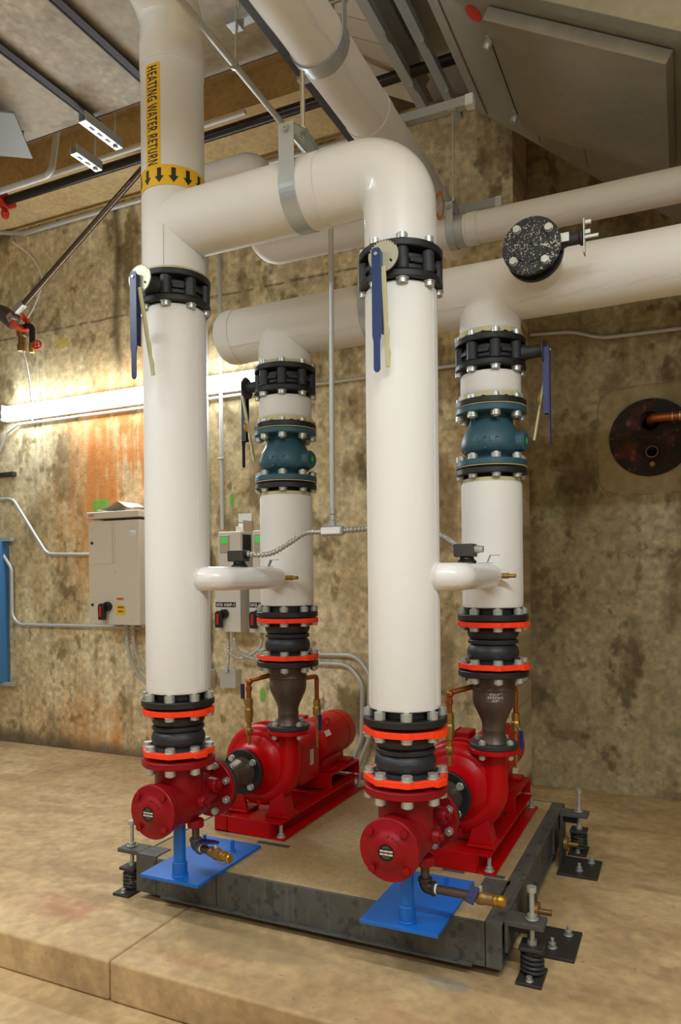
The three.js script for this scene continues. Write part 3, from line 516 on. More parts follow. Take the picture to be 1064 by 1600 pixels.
snubber('dark steel angle stop on the floor beside the recessed wall spring', -3.62, -3.4);

// ---------------------------------------------------------------- suction diffusers, stands, drains and spools
const plateTex = canvasTex(128, 128, (c, w, h) => { c.fillStyle = '#1a1918'; c.fillRect(0, 0, w, h); c.fillStyle = '#d8d4c8'; for (const y of [46, 70]) for (let i = 0; i < 3; i++) c.fillRect(14 + i * 35, y, 32, 14); c.fillStyle = '#8d8a82'; for (const [y, a] of [[18, 44], [28, 60], [92, 66], [104, 48]]) c.fillRect(64 - a / 2, y, a, 3); });
function diffuser(where, x) {
  const t = thing('suction_diffuser', `dark red cast suction diffuser with round bolted cover ${where}`, 'strainer', [x, 0.49, FRONT], 0, 'red suction diffusers');
  const inlet = part('inlet_flange', T(flange(0.14, 0.026, 0.06), [0, 0.148, 0]), M.redDark, t);
  boltCircle('hex_nut', inlet, 8, 0.12, 0.1475, false, nut(0.0205, 0.022));
  part('body', [T(lathe([[0.1, 0.15], [0.094, 0.14], [0.092, 0.12], [0.092, -0.02], [0, -0.02]], 48)), alongZ(lathe([[0, -0.2], [0.06, -0.2], [0.064, -0.18], [0.075, -0.15], [0.086, -0.09], [0.091, -0.02], [0.093, 0.05], [0.093, 0.12], [0.098, 0.13], [0.1, 0.138], [0.1, 0.147], [0, 0.147]], 56, 0.6))], M.redDark, t);
  const cover = part('cover', alongZ(lathe([[0, 0], [0.099, 0], [0.101, 0.003], [0.101, 0.01], [0.098, 0.014], [0.066, 0.016], [0.058, 0.021], [0.045, 0.03], [0.034, 0.035], [0.03, 0.036], [0, 0.036]], 56, 0.6), [0, 0, 0.1475]), M.redDark, t);
  for (let i = 0; i < 4; i++) { const a = i * Math.PI / 2 + Math.PI / 4 + 0.05; part('cover_bolt', T(hexPrism(0.0125, 0.012)), M.redDark, cover, [0.083 * Math.cos(a), 0.083 * Math.sin(a), 0.161], [Math.PI / 2, 0, 0]); }
  part('nameplate', alongZ(new THREE.CircleGeometry(0.027, 32).rotateX(-Math.PI / 2).translate(0, 0, 0), [0, 0, 0.1842]), mat(0xffffff, 0.35, 0.4, { map: plateTex }), cover).userData.label = 'round black nameplate with two silver rows';
  const marks = []; for (let i = 0; i < 8; i++) { const a = 0.55 + i * 0.3 + (i > 3 ? 1.1 : 0); marks.push(T(box(0.003, 0.011, 0.003, 0.0006), [0.047 * Math.cos(a), 0.047 * Math.sin(a), 0.1765], [0, 0, a - Math.PI / 2])); marks.push(T(box(0.008, 0.003, 0.003, 0.0006), [0.047 * Math.cos(a + 0.08), 0.047 * Math.sin(a + 0.08), 0.1765], [0, 0, a - Math.PI / 2])); }
  part('cast_letters', marks, M.redDark, cover);
  const outlet = part('outlet_flange', alongZ(flange(0.12, 0.022, 0.04), [0, 0, -0.215]), M.redDark, t);
  for (let i = 0; i < 8; i++) { const a = (i + 0.5) * Math.PI / 4; part('hex_nut', nut(0.0155, 0.015), M.zinc, outlet, [0.1 * Math.cos(a), 0.1 * Math.sin(a), -0.193], [Math.PI / 2, 0, 0]); }
  for (const [z, y, r] of [[-0.02, 0.0, 0.026], [-0.1, 0.045, 0.03]]) { const b = part('side_boss', alongX(lathe([[r, 0], [r * 0.92, 0.03], [r * 0.8, 0.036], [0, 0.036]], 24), [0.076, y, z]), M.redDark, t); part('plug', alongX(hexPrism(r * 0.5, 0.012), [0.111, y, z]), M.redDark, b); }
  part('bottom_boss', T(disc(0.032, 0.03, 0.003, 24), [0.055, -0.105, -0.03]), M.redDark, t);

  const s = thing('pipe_stand', `blue steel stand on a wide plate under the diffuser ${where}`, 'stand', [x, TOP + 0.0005, FRONT], 0, 'blue pipe stands');
  part('base_plate', T(box(0.275, 0.0125, 0.455, 0.001), [-0.013, 0.0062, -0.173]), M.blue, s);
  part('post', T(disc(0.0235, 0.21, 0.001, 28), [0, 0.0125, 0]), M.blue, s);
  part('sleeve', T(ring(0.023, 0.029, 0.055, 0.002, 28), [0, 0.0125, 0]), M.blue, s);
  part('weld', T(new THREE.TorusGeometry(0.029, 0.004, 8, 28), [0, 0.0145, 0], [Math.PI / 2, 0, 0]), M.blue, s);
  for (const [sx, sz] of [[-0.105, -0.31], [0.045, -0.3]]) part('stud', join([disc(0.016, 0.004, 0.001, 16), disc(0.0085, 0.042, 0.002, 14)]), M.blue, s, [sx, 0.0125, sz]);

  const left = x === X1, tilt = left ? 0.28 : 0.02;
  const d = thing('drain_valve', left ? 'bronze drain valve with dark lever and chained cap below the marked riser' : 'bronze drain valve on a longer nipple with blue lever below the elbow riser', 'valve', [x + 0.055, 0.31, FRONT - 0.03]);
  d.rotation.y = -tilt; const nip = left ? 0.035 : 0.1;
  part('drop_pipe', T(disc(0.0145, left ? 0.085 : 0.07, 0.001, 18), [0, 0.012, 0]), M.steelPipe, d);
  const galvEl = mat(left ? 0x55585c : 0x3d3934, 0.45, 0.5);
  part('elbow', [sweep(route([[0, 0.028, 0], [0, 0, 0], [0.03, 0, 0]], 0.018, 10), 0.0205, 20), T(ring(0.012, 0.0245, 0.012, 0.002, 24), [0, 0.02, 0]), alongX(ring(0.012, 0.0245, 0.012, 0.002, 24), [0.024, 0, 0])], galvEl, d);
  part('thread_tape', alongX(disc(0.0165, 0.008, 0.001, 20), [0.034, 0, 0]), M.white, d);
  part('nipple', alongX(disc(0.015, nip + 0.012, 0.001, 20), [0.04, 0, 0]), M.steelPipe, d);
  const vx = 0.05 + nip;
  const body = part('ball_valve', alongX(lathe([[0, 0], [0.017, 0], [0.019, 0.004], [0.019, 0.016], [0.016, 0.02], [0.022, 0.032], [0.023, 0.046], [0.019, 0.06], [0.02, 0.066], [0.02, 0.08], [0.0165, 0.084], [0, 0.084]], 22, 0.5), [vx, 0, 0]), M.bronze, d);
  const hx = vx + 0.038; part('stem', T(disc(0.0075, 0.02, 0.001, 12), [hx, 0.018, 0]), M.zinc, body);
  const lev = left ? T(extrude([[-0.075, -0.011], [-0.01, -0.011], [0.012, -0.005], [0.012, 0.005], [-0.01, 0.011], [-0.075, 0.011]], 0.004, 0.001), [hx, 0.04, 0], [-Math.PI / 2 + 0.2, 0, 0.25]) : T(extrude([[-0.014, -0.045], [0.014, -0.045], [0.014, 0.008], [-0.014, 0.008]], 0.004, 0.001), [hx - 0.012, 0.032, 0.022], [-0.5, 0, -0.3]);
  part('lever', lev, mat(0x1b1a52, 0.4), body);
  part('hose_cap', [alongX(disc(0.0165, 0.014, 0.002, 20), [vx + 0.083, 0, 0]), alongX(lathe([[0.016, 0], [0.0175, 0.004], [0.0175, 0.02], [0.014, 0.024], [0, 0.024]], 12), [vx + 0.097, 0, 0])], mat(0xb98d2a, 0.32, 0.75), body);
  if (left) part('cap_chain', T(new THREE.TorusGeometry(0.024, 0.0013, 6, 26), [vx + 0.085, -0.004, 0.004], [0, 1.2, 0.2]), M.brass, body);

  const p = thing('suction_spool', `short dark steel flanged spool joining diffuser and pump ${where}`, 'pipe', [x, 0.49, FRONT - 0.2155], 0, 'flanged spools');
  part('front_flange', alongZ(flange(0.118, 0.02, 0.03), [0, 0, -0.0205]), M.castGrey, p);
  part('pipe', alongZ(lathe([[0.05, -0.02], [0.048, -0.03], [0.047, -0.13], [0.049, -0.134], [0.049, -0.14], [0.047, -0.144], [0.052, -0.175], [0.062, -0.21], [0.068, -0.23]], 36, 0.6).scale(1, 1, 1)), M.steelPipe, p);
  const rf = part('rear_flange', alongZ(flange(0.1, 0.021, 0.03), [0, 0, -0.251]), M.blackIron, p);
  for (let i = 0; i < 4; i++) { const a = i * Math.PI / 2 + Math.PI / 4 - 0.1; part('bolt_head', boltHead(0.0135, 0.011), M.zinc, rf, [0.077 * Math.cos(a), 0.077 * Math.sin(a), -0.23], [Math.PI / 2, 0, 0]); }
}
diffuser('below the marked riser', X1);
diffuser('below the elbow riser', X2);

// ---------------------------------------------------------------- pumps
function pump(where, x, motorWhere) {
  const dx = (x === X1 ? D1 : D2) - x, ax = 0.303;
  const f = thing('pump_skid', `red channel steel skid under the pump ${where}`, 'frame', [x, TOP + 0.0008, REAR], 0, 'red pump frames');
  part('front_plate', T(box(0.3, 0.075, 0.01, 0.002), [-0.04, 0.0375, 0.105]), M.red, f);
  part('deck_plate', T(box(0.3, 0.008, 0.23, 0.002), [-0.04, 0.071, -0.01]), M.red, f);
  for (const s of [-1, 1]) part('rail', [T(box(0.008, 0.073, 0.92, 0.002), [s * 0.108 - 0.012 * (s < 0), 0.037, -0.35]), T(box(0.055, 0.008, 0.87, 0.001), [s * 0.132, 0.071, -0.33]), T(box(0.075, 0.007, 0.92, 0.001), [s * 0.142, 0.0035, -0.35])], M.red, f);
  for (const z of [-0.2, -0.42, -0.78]) part('cross_member', T(box(0.21, 0.06, 0.05, 0.002), [0, 0.035, z]), M.red, f);
  part('motor_pedestal', [T(box(0.28, 0.008, 0.36, 0.002), [0.005, 0.148, -0.62]), T(box(0.28, 0.07, 0.008, 0.002), [0.005, 0.11, -0.444]), T(box(0.28, 0.07, 0.008, 0.002), [0.005, 0.11, -0.796]), T(box(0.008, 0.07, 0.35, 0.002), [-0.13, 0.11, -0.62])], M.red, f);
  for (const [sx, sz] of [[0.15, 0.085], [-0.15, 0.085], [0.15, -0.78]]) part('anchor_bolt', join([T(disc(0.02, 0.004, 0.001, 18)), T(hexPrism(0.015, 0.012), [0, 0.004, 0]), disc(0.008, 0.055, 0.001, 12)]), M.zinc, f, [sx, 0.007, sz]);

  const t = thing('pump', `bright red end-suction pump with volute casing ${where}`, 'pump', [x, TOP + 0.0008, REAR], 0, 'red end-suction pumps');
  const spiral = [], rad = []; const N = 70; let L = 0;
  for (let i = 0; i <= N; i++) { const q = (18 + 342 * i / N) * RAD, R = 0.13 + 0.012 * i / N + (dx - 0.142) * ss(0.8, 1, i / N); spiral.push(V(R * Math.cos(q), ax + R * Math.sin(q), 0)); rad.push(0.048 + 0.006 * i / N); }
  for (let i = 1; i <= 10; i++) { spiral.push(V(dx, ax + 0.016 * i, 0)); rad.push(0.054 - 0.006 * ss(0, 10, i)); }
  const cum = [0]; for (let i = 1; i < spiral.length; i++) cum.push(cum[i - 1] + spiral[i].distanceTo(spiral[i - 1]));
  const rfn = s => { let i = 0; while (i < cum.length - 1 && cum[i] < s - 1e-6) i++; return rad[i]; };
  part('volute', [sweep(spiral, rfn, 28), alongZ(lathe([[0, -0.06], [0.1, -0.06], [0.14, -0.05], [0.162, -0.03], [0.168, 0], [0.162, 0.03], [0.142, 0.046], [0.115, 0.062], [0.1, 0.085], [0.094, 0.105], [0.094, 0.1285], [0, 0.1285]], 56, 0.7), [0, ax, 0]), alongZ(ring(0.1, 0.184, 0.018, 0.004, 56), [0, ax, -0.075])], M.red, t);
  const df = part('discharge_flange', T(flange(0.097, 0.02, 0.03), [dx, 0.456, 0]), M.red, t);
  for (let i = 0; i < 4; i++) { const a = (i + 0.5) * Math.PI / 2 + Math.PI / 8; part('hex_nut', nut(0.0145, 0.016), M.zinc, df, [dx + 0.077 * Math.sin(a), 0.4555, 0.077 * Math.cos(a)], [Math.PI, 0, 0]); }
  for (const s of [-1, 1]) {
    const ft = part('foot', [T(extrude([[-0.05, 0], [0.05, 0], [0.035, 0.06], [0.028, 0.13], [-0.03, 0.13], [-0.034, 0.06]], 0.012, 0.002), [s * 0.105, 0.088, 0.03]), T(box(0.012, 0.13, 0.08, 0.003), [s * 0.105 + s * 0.03, 0.14, 0], [0, 0, s * 0.22]), T(box(0.115, 0.013, 0.11, 0.004), [s * 0.105, 0.083, 0])], M.red, t);
    part('foot_bolt', T(hexPrism(0.013, 0.012), [s * 0.12, 0.089, -0.02]), M.red, ft);
  }
  part('drain_plug', alongZ(hexPrism(0.014, 0.018), [0.02, ax - 0.165, 0.045]), M.red, t);
  part('bearing_frame', [alongZ(lathe([[0.115, -0.07], [0.1, -0.1], [0.075, -0.14], [0.07, -0.2], [0.07, -0.24], [0, -0.24]].reverse(), 40, 0.6), [0, ax, 0]), T(box(0.05, 0.2, 0.05, 0.004), [0, 0.18, -0.2])], M.red, t);
  const guard = []; const gp = [...arcPts(0, 0, 0.085, 0, Math.PI, 14), [-0.085, -0.14], [0.085, -0.14]];
  const gd = part('coupling_guard', T(extrude(gp, 0.2, 0.002), [0, ax - 0.01, -0.42]), M.red, t);
  part('warning_label', T(box(0.001, 0.075, 0.036, 0.0003), [0.0875, ax - 0.04, -0.34]), mat(0xffffff, 0.5, 0, { map: canvasTex(64, 128, (c, w, h) => { c.fillStyle = '#e6e2d8'; c.fillRect(0, 0, w, h); c.fillStyle = '#555'; for (let i = 0; i < 12; i++) c.fillRect(8, 12 + i * 9, 30 + (i * 13) % 18, 3); }) }), gd);

  const m = thing('electric_motor', `red electric motor driving the pump ${motorWhere}`, 'motor', [x, TOP + 0.152, REAR - 0.62], 0, 'red pump motors'); const my = ax - 0.152;
  part('housing', alongZ(lathe([[0, -0.25], [0.06, -0.248], [0.098, -0.235], [0.112, -0.215], [0.1165, -0.19], [0.1165, 0.13], [0.112, 0.15], [0.09, 0.165], [0.05, 0.175], [0.04, 0.21], [0, 0.21]], 56, 0.5), [0, my, 0]), M.red, m);
  part('fan_cover_seam', alongZ(ring(0.115, 0.1185, 0.006, 0.001, 56), [0, my, -0.13]), M.red, m);
  const slots = []; for (let i = 0; i < 3; i++) for (const z of [-0.17, 0.08]) slots.push(T(box(0.002, 0.005, 0.05, 0.0008), [0.1155 * Math.cos(-0.35 - i * 0.12), my + 0.1155 * Math.sin(-0.35 - i * 0.12), z], [0, 0, -0.35 - i * 0.12]));
  part('vent_slot', slots, M.blackPlastic, m);
  part('eye_bolt', T(new THREE.TorusGeometry(0.016, 0.005, 10, 24), [0.075, my + 0.105, 0.09], [0, 0.5, -0.6]), M.red, m);
  part('mounting_foot', [T(box(0.23, 0.012, 0.09, 0.003), [0, 0.007, 0.09]), T(box(0.23, 0.012, 0.09, 0.003), [0, 0.007, -0.13]), T(box(0.13, 0.06, 0.26, 0.01), [0, 0.035, -0.02])], M.red, m);
  const jb = part('terminal_box', T(box(0.075, 0.1, 0.13, 0.006), [-0.13, my + 0.055, 0.03]), M.red, m);
  part('box_cover', T(box(0.006, 0.105, 0.135, 0.003), [-0.17, my + 0.055, 0.03]), M.red, jb);
  part('rating_plate', T(box(0.001, 0.03, 0.06, 0.0003), [0, 0, 0]), M.white, m, [0.104, my + 0.053, 0.13], [0, 0, 0.47]);

  // copper lines from the reducer: vent line with brass valve to the casing, gauge line behind
  const c = thing('copper_line', `copper tube with brass ball valve from reducer down to the pump ${where}`, 'pipe', [x, TOP, REAR], 0, 'copper lines on the pumps');
  const yl = 0.888 - TOP, z = 0.104, r = 0.011;
  part('tube', sweep(route([[dx - 0.07, yl + 0.02, 0.02], [0, yl, z], [0, yl - 0.09, z]], 0.02, 8), r, 16), M.copper, c);
  part('elbow_fitting', [T(ring(r - 0.002, 0.0145, 0.018, 0.001, 18), [0, yl - 0.045, z]), T(new THREE.SphereGeometry(0.0155, 16, 12), [0.003, yl - 0.004, z])], M.copper, c);
  part('ball_valve', [T(lathe([[0, -0.19], [0.007, -0.19], [0.008, -0.15], [0.012, -0.145], [0.018, -0.13], [0.0185, -0.12], [0.011, -0.112], [0.011, -0.09], [0.0175, -0.085], [0.0175, -0.07], [0.02, -0.062], [0.021, -0.03], [0.018, -0.022], [0.018, -0.005], [0.0195, -0.004], [0.0195, 0.02], [0.012, 0.022], [0, 0.022]], 8, 0.3), [0, yl - 0.1, z])], M.brass, c);
  if (x === X1) { const lv = part('valve_lever', [T(box(0.022, 0.07, 0.005, 0.0025), [-0.052, yl - 0.055, z - 0.03])], mat(0x1f1d33, 0.4), c); part('lever_shank', sweep([V(-0.05, yl - 0.09, z - 0.03), V(-0.035, yl - 0.12, z - 0.028), V(-0.034, yl - 0.15, z - 0.02), V(-0.02, yl - 0.16, z)], 0.0045, 8), M.chrome, lv); }
  const g = thing('copper_gauge_line', `copper tube with small blue-handled valve behind the reducer ${where}`, 'pipe', [x, TOP, REAR], 0, 'copper gauge lines on the pumps');
  const gx = 0.205, gz = -0.17, gy = 0.885 - TOP;
  part('tube', sweep(route([[dx + 0.06, gy + 0.005, -0.04], [gx, gy, gz], [gx, gy - 0.13, gz]], 0.022, 8), r, 16), M.copper, g);
  part('valve', T(lathe([[0, -0.1], [0.008, -0.1], [0.008, -0.06], [0.02, -0.055], [0.021, -0.02], [0.016, -0.012], [0.018, 0.004], [0.018, 0.02], [0, 0.02]], 8, 0.3), [gx, gy - 0.13, gz]), M.brass, g);
  part('lever', [T(box(0.006, 0.03, 0.012, 0.002), [gx + 0.016, gy - 0.17, gz + 0.018], [0.2, 0, 0.5])], M.chrome, g);
  part('lever_grip', T(box(0.016, 0.075, 0.01, 0.004), [gx + 0.028, gy - 0.215, gz + 0.022]), mat(0x1c2a66, 0.4), g);
  part('lower_tube', T(disc(0.007, 0.12, 0.001, 12), [gx, gy - 0.34, gz]), M.brass, g);
}
pump('below the marked riser', X1, 'in front of the wall drives');
pump('below the elbow riser', X2, 'beside the concrete wall corner');

// ---------------------------------------------------------------- sensors and conduits among the pipes
function conduit(name, label, pts, r, bend, m = M.conduit, group) { return single(name, label, 'conduit', sweep(route(pts, bend, 8), r, 14), m, group); }
{
  const t = thing('conduit_drop', 'thin vertical steel conduit ending in a long white conduit body between the risers', 'conduit', [-1.25, 1.5, -2.6]);
  part('tube', rod([0, 0.075, 0], [0.006, 1.5, 0], 0.0105, 16), M.conduit, t);
  part('connector', [T(disc(0.015, 0.022, 0.002, 18), [0, 0.1, 0]), T(disc(0.0135, 0.02, 0.001, 8), [0, 0.078, 0]), T(disc(0.015, 0.024, 0.002, 18), [0, 0.052, 0])], M.zinc, t);
  const cb = part('conduit_body', T(box(0.1, 0.04, 0.035, 0.012), [0, 0.035, 0]), M.galv, t);
  part('body_cover', T(box(0.085, 0.026, 0.006, 0.0028), [0, 0.035, 0.019]), M.white, cb);
}
M.flexSteel = mat(0xb0ada2, 0.36, 0.6);
single('flexible_conduit', 'ribbed flexible steel conduit drooping to the black sensor by the wall drives', 'conduit', flexTube([[-1.3, 1.533, -2.6], [-1.36, 1.53, -2.58], [-1.42, 1.49, -2.55], [-1.48, 1.452, -2.52], [-1.545, 1.445, -2.5], [-1.58, 1.449, -2.5]], 0.0105), M.flexSteel);
single('flexible_conduit', 'ribbed flexible steel conduit running behind the elbow riser to its black sensor', 'conduit', flexTube([[-1.2, 1.535, -2.6], [-1.1, 1.54, -2.62], [-0.95, 1.54, -2.62], [-0.8, 1.5, -2.58], [-0.72, 1.458, -2.53], [-0.645, 1.447, -2.52]], 0.0105), M.flexSteel);
for (const [x, w] of [[X1, 'on the stub of the marked riser'], [X2, 'on the stub of the elbow riser']]) {
  const t = thing('flow_sensor', `black plastic sensor box ${w}`, 'sensor', [x + 0.185, 1.3975, -2.505], 0, 'black sensor boxes');
  part('neck', T(lathe([[0, 0], [0.034, 0], [0.034, 0.008], [0.026, 0.014], [0.024, 0.024], [0, 0.024]], 8), [-0.02, 0, 0]), M.blackPlastic, t);
  part('housing', T(box(0.07, 0.045, 0.06, 0.004), [-0.025, 0.045, 0]), mat(0x45413c, 0.45), t);
  part('cable_gland', alongX(join([disc(0.014, 0.018, 0.002, 16), T(hexPrism(0.013, 0.012), [0, 0.018, 0])]), [0.008, 0.048, 0]), x === X2 ? M.zinc : M.blackPlastic, t);
}

// ---------------------------------------------------------------- control boxes on the back wall
function rotaryHandle(parent, x, y, z, s = 1) {
  const k = part('rotary_switch', alongZ(disc(0.032 * s, 0.03 * s, 0.004, 28), [x, y, z]), M.blackPlastic, parent);
  const gp = T(extrude([...arcPts(0, 0, 0.024 * s, 0, Math.PI, 10), [-0.02 * s, -0.085 * s], [0.02 * s, -0.085 * s]], 0.028 * s, 0.003), [x - 0.022 * s, y - 0.005, z + 0.028 * s]);
  part('grip', gp, M.blackPlastic, k);
  part('grip_insert', T(box(0.018 * s, 0.07 * s, 0.004, 0.001), [x - 0.022 * s, y - 0.035 * s, z + 0.061 * s]), M.redPaint, k);
}
{
  const x0 = -3.995, x1 = -3.52, y0 = 1.02, y1 = 1.8, zf = -4.13, w = x1 - x0, h = y1 - y0, d = zf - BACK;
  const t = thing('drive_cabinet', 'large beige wall cabinet with red rotary switch left of the marked riser', 'cabinet', [x0 + w / 2, y0, BACK + 0.002]);
  part('back_box', T(box(w * 0.97, h, d * 0.5, 0.004), [0.02, h / 2, d * 0.25]), M.beigeSide, t);
  const door = part('door', T(box(w, h - 0.02, d * 0.48, 0.006), [0, h / 2 - 0.01, d * 0.755]), M.beige, t);
  part('raised_panel', T(box(0.17, 0.31, 0.004, 0.0015), [-0.09, h - 0.18, d + 0.001]), M.beige, door);
  part('panel_strip', T(box(0.016, 0.31, 0.004, 0.0015), [0.008, h - 0.178, d + 0.001]), M.beige, door);
  for (const [x, y] of [[-0.2, h - 0.075], [0.165, h - 0.07], [-0.2, 0.05], [0.17, 0.05], [0.01, h * 0.5]]) part('dimple', alongZ(disc(0.011, 0.003, 0.001, 18), [x, y, d]), M.beigeSide, door);
  for (const y of [h - 0.18, 0.145]) part('latch', alongZ(disc(0.011, 0.006, 0.001, 18), [-0.2, y, d]), M.darkSteel, door);
  for (const y of [h * 0.75, 0.12]) part('hinge', T(box(0.012, 0.06, 0.012, 0.002), [w / 2 + 0.004, y, d * 0.62]), M.beigeSide, t);
  const cap = part('top_cover', T(box(w + 0.02, 0.05, d + 0.01, 0.006), [0, h + 0.022, d / 2 + 0.004]), M.beige, t);
  const logo = canvasTex(256, 96, (c, W, H) => { c.fillStyle = '#cdc1aa'; c.fillRect(0, 0, W, H); c.fillStyle = '#c01a22'; c.font = 'bold 92px sans-serif'; c.textBaseline = 'middle'; c.fillText('ABB', 18, 52); });
  part('maker_badge', T(box(0.07, 0.026, 0.001, 0.0003), [-w / 2 + 0.046, h + 0.024, d + 0.0095]), mat(0xffffff, 0.5, 0, { map: logo }), cap);
  const sheet = new THREE.PlaneGeometry(0.4, 0.22, 20, 8).rotateX(-Math.PI / 2); { const p = sheet.attributes.position; for (let i = 0; i < p.count; i++) p.setY(i, 0.012 + 0.07 * vn(p.getX(i) * 9 + 20, p.getZ(i) * 5 + 3) * (1 - Math.abs(p.getX(i)) / 0.25)); sheet.computeVertexNormals(); }
  part('plastic_sheet', T(sheet, [0.04, h + 0.046, d * 0.55]), mat(0xe6e0d2, 0.35), cap);
  part('white_sticker', T(box(0.062, 0.036, 0.001, 0.0003), [w / 2 - 0.055, h - 0.115, d + 0.001]), mat(0xffffff, 0.5, 0, { map: canvasTex(128, 72, (c, W, H) => { c.fillStyle = '#efeee9'; c.fillRect(0, 0, W, H); c.fillStyle = '#444'; c.fillRect(12, 18, 14, 10); c.fillRect(12, 44, 50, 7); c.fillRect(76, 44, 34, 7); }) }), door);
  part('orange_sticker', T(box(0.066, 0.016, 0.001, 0.0003), [0.06, 0.19, d + 0.001]), mat(0xffffff, 0.5, 0, { map: canvasTex(128, 32, (c, W, H) => { c.fillStyle = '#e8702c'; c.fillRect(0, 0, W, H); c.fillStyle = '#8a3a10'; c.fillRect(28, 12, 72, 8); }) }), door);
  part('caution_sticker', T(box(0.082, 0.066, 0.001, 0.0003), [0.065, 0.11, d + 0.001]), mat(0xffffff, 0.5, 0, { map: canvasTex(160, 128, (c, W, H) => { c.fillStyle = '#f2c40e'; c.fillRect(0, 0, W, H); for (const [y, s] of [[14, 'CAUTION'], [70, 'ATTENTION']]) { c.fillStyle = '#17150f'; c.fillRect(32, y, 100, 26); c.fillStyle = '#f2c40e'; c.font = 'bold 17px sans-serif'; c.textAlign = 'center'; c.fillText(s, 82, y + 19); } c.fillStyle = '#8a6d10'; c.fillRect(16, 48, 128, 4); c.fillRect(16, 106, 128, 4); }) }), door);
  rotaryHandle(t, -0.045, 0.135, d, 1.05);
  for (const x of [-0.03, 0.03, 0.13]) part('conduit_hub', T(disc(0.016, 0.03, 0.002, 16), [x, -0.03, d * 0.35]), M.conduit, t);
}
M.driveBeige = mat(0xdcd6c8, 0.45);
function drive(label, x0, id) {
  const w = 0.205, zf = -4.2 - BACK;
  const t = thing('motor_drive', label, 'motor drive', [x0 + w / 2, 0.985, BACK + 0.002], 0, 'motor drives on the wall');
  const lo = part('disconnect_box', T(box(w, 0.4, zf, 0.004), [0, 0.2, zf / 2]), M.driveBeige, t);
  part('name_strip', T(box(w * 0.8, 0.034, 0.001, 0.0003), [-0.016, 0.186, zf + 0.0007]), mat(0xffffff, 0.5, 0, { map: canvasTex(512, 100, (c, W, H) => { c.fillStyle = '#141312'; c.fillRect(0, 0, W, H); c.fillStyle = '#e9e6df'; c.font = 'bold 86px sans-serif'; c.textBaseline = 'middle'; const s = 'VFD ' + id; const m = c.measureText(s).width; c.save(); c.translate(14, H / 2 + 4); c.scale((W - 28) / m, 1); c.fillText(s, 0, 0); c.restore(); }) }), lo);
  part('warning_triangle', alongZ(new THREE.CylinderGeometry(0.018, 0.018, 0.001, 3).toNonIndexed(), [-0.045, 0.032, zf + 0.001]), M.yellow, lo);
  rotaryHandle(t, -0.02, 0.125, zf, 1.0);
  const up = part('drive_unit', [T(box(w * 0.9, 0.3, zf * 0.95, 0.008), [0.012, 0.535, zf * 0.475]), T(box(w * 0.5, 0.32, 0.03, 0.004), [0.02, 0.57, 0.02])], M.driveBeige, t);
  part('side_vent', T(box(0.004, 0.13, zf * 0.55, 0.001), [0.012 + w * 0.45, 0.6, zf * 0.55]), M.blackPlastic, up);
  part('keypad', T(box(0.075, 0.12, 0.012, 0.003), [-0.025, 0.6, zf * 0.95 + 0.002]), mat(0xb7ab97, 0.5), up);
  part('display', T(box(0.052, 0.04, 0.003, 0.001), [-0.025, 0.625, zf * 0.95 + 0.009]), new THREE.MeshStandardMaterial({ color: 0x3ea34a, emissive: 0x38b048, emissiveIntensity: 0.2, roughness: 0.3 }), up);
  for (const x of [-0.042, -0.012]) part('key', alongZ(disc(0.006, 0.004, 0.001, 12), [x, 0.575, zf * 0.95 + 0.008]), M.beigeSide, up);
  part('hood', [T(extrude([[-0.055, 0], [0.055, 0], [0.055, 0.06], [-0.055, 0.06]], 0.004, 0.0005), [0.03, 0.76, 0.004]), T(extrude([[-0.055, 0.06], [0.055, 0.06], [0.03, 0], [-0.03, 0]], 0.003, 0.0005), [0.03, 0.695, 0.03], [-0.35, 0, 0])], M.white, up);
  part('hood_side', T(box(0.004, 0.11, 0.12, 0.001), [0.085, 0.71, 0.06]), M.beigeSide, up);
}
drive('beige wall drive labelled VFD HWP-1 with green display, right of the marked riser', -2.92, 'HWP-1');
drive('beige wall drive labelled VFD HWP-2, half hidden behind the discharge pipe', -2.645, 'HWP-2');

const WZ = BACK + 0.03;
conduit('wall_conduit', 'bent grey conduit sloping down to the side of the large beige cabinet', [[-5.6, 2.03, WZ], [-5.04, 2.03, WZ], [-4.66, 1.56, WZ], [-3.98, 1.54, WZ]], 0.014, 0.12);
conduit('wall_conduit', 'grey conduit from the blue cabinet bending under the large beige cabinet', [[-5.25, 1.75, WZ + 0.06], [-5.06, 1.45, WZ], [-5.06, 0.985, WZ], [-3.7, 0.985, WZ]], 0.014, 0.12);
conduit('wall_conduit', 'white conduit running level along the wall just under the strip light', [[-5.25, 2.35, WZ], [-5.1, 2.58, WZ], [-4.97, 2.638, WZ], [-1.2, 2.638, WZ]], 0.011, 0.1);
conduit('wall_conduit', 'pale conduit running along the top of the back wall below the beam', [[-5.6, 4.3, WZ], [-5.15, 4.26, WZ + 0.01], [-4.9, 4.2, WZ], [-1.0, 4.2, WZ]], 0.018, 0.2);
conduit('wall_conduit', 'vertical grey conduit dropping from high on the wall to the drive with the green display', [[-2.985, 3.8, WZ], [-2.965, 3.55, WZ], [-2.965, 1.7, WZ]], 0.0145, 0.1);
conduit('wall_conduit', 'vertical grey conduit beside the marked riser down to a small junction box', [[-3.085, 3.75, WZ], [-3.085, 0.7, WZ]], 0.0125, 0.1);
for (const [k, w] of [[0, 'upper'], [1, 'lower']]) conduit('wall_conduit', `${w} of two grey conduits bending down the wall behind the bellows`, [[-2.42, 0.84 - k * 0.06, WZ], [-1.93 - k * 0.06, 0.84 - k * 0.06, WZ], [-1.84 - k * 0.05, 0.72 - k * 0.06, WZ], [-1.85 - k * 0.05, 0.3, WZ], [-1.93 - k * 0.05, 0.1, WZ + 0.02], [-1.95 - k * 0.05, 0.0, WZ + 0.05]], 0.015, 0.14);
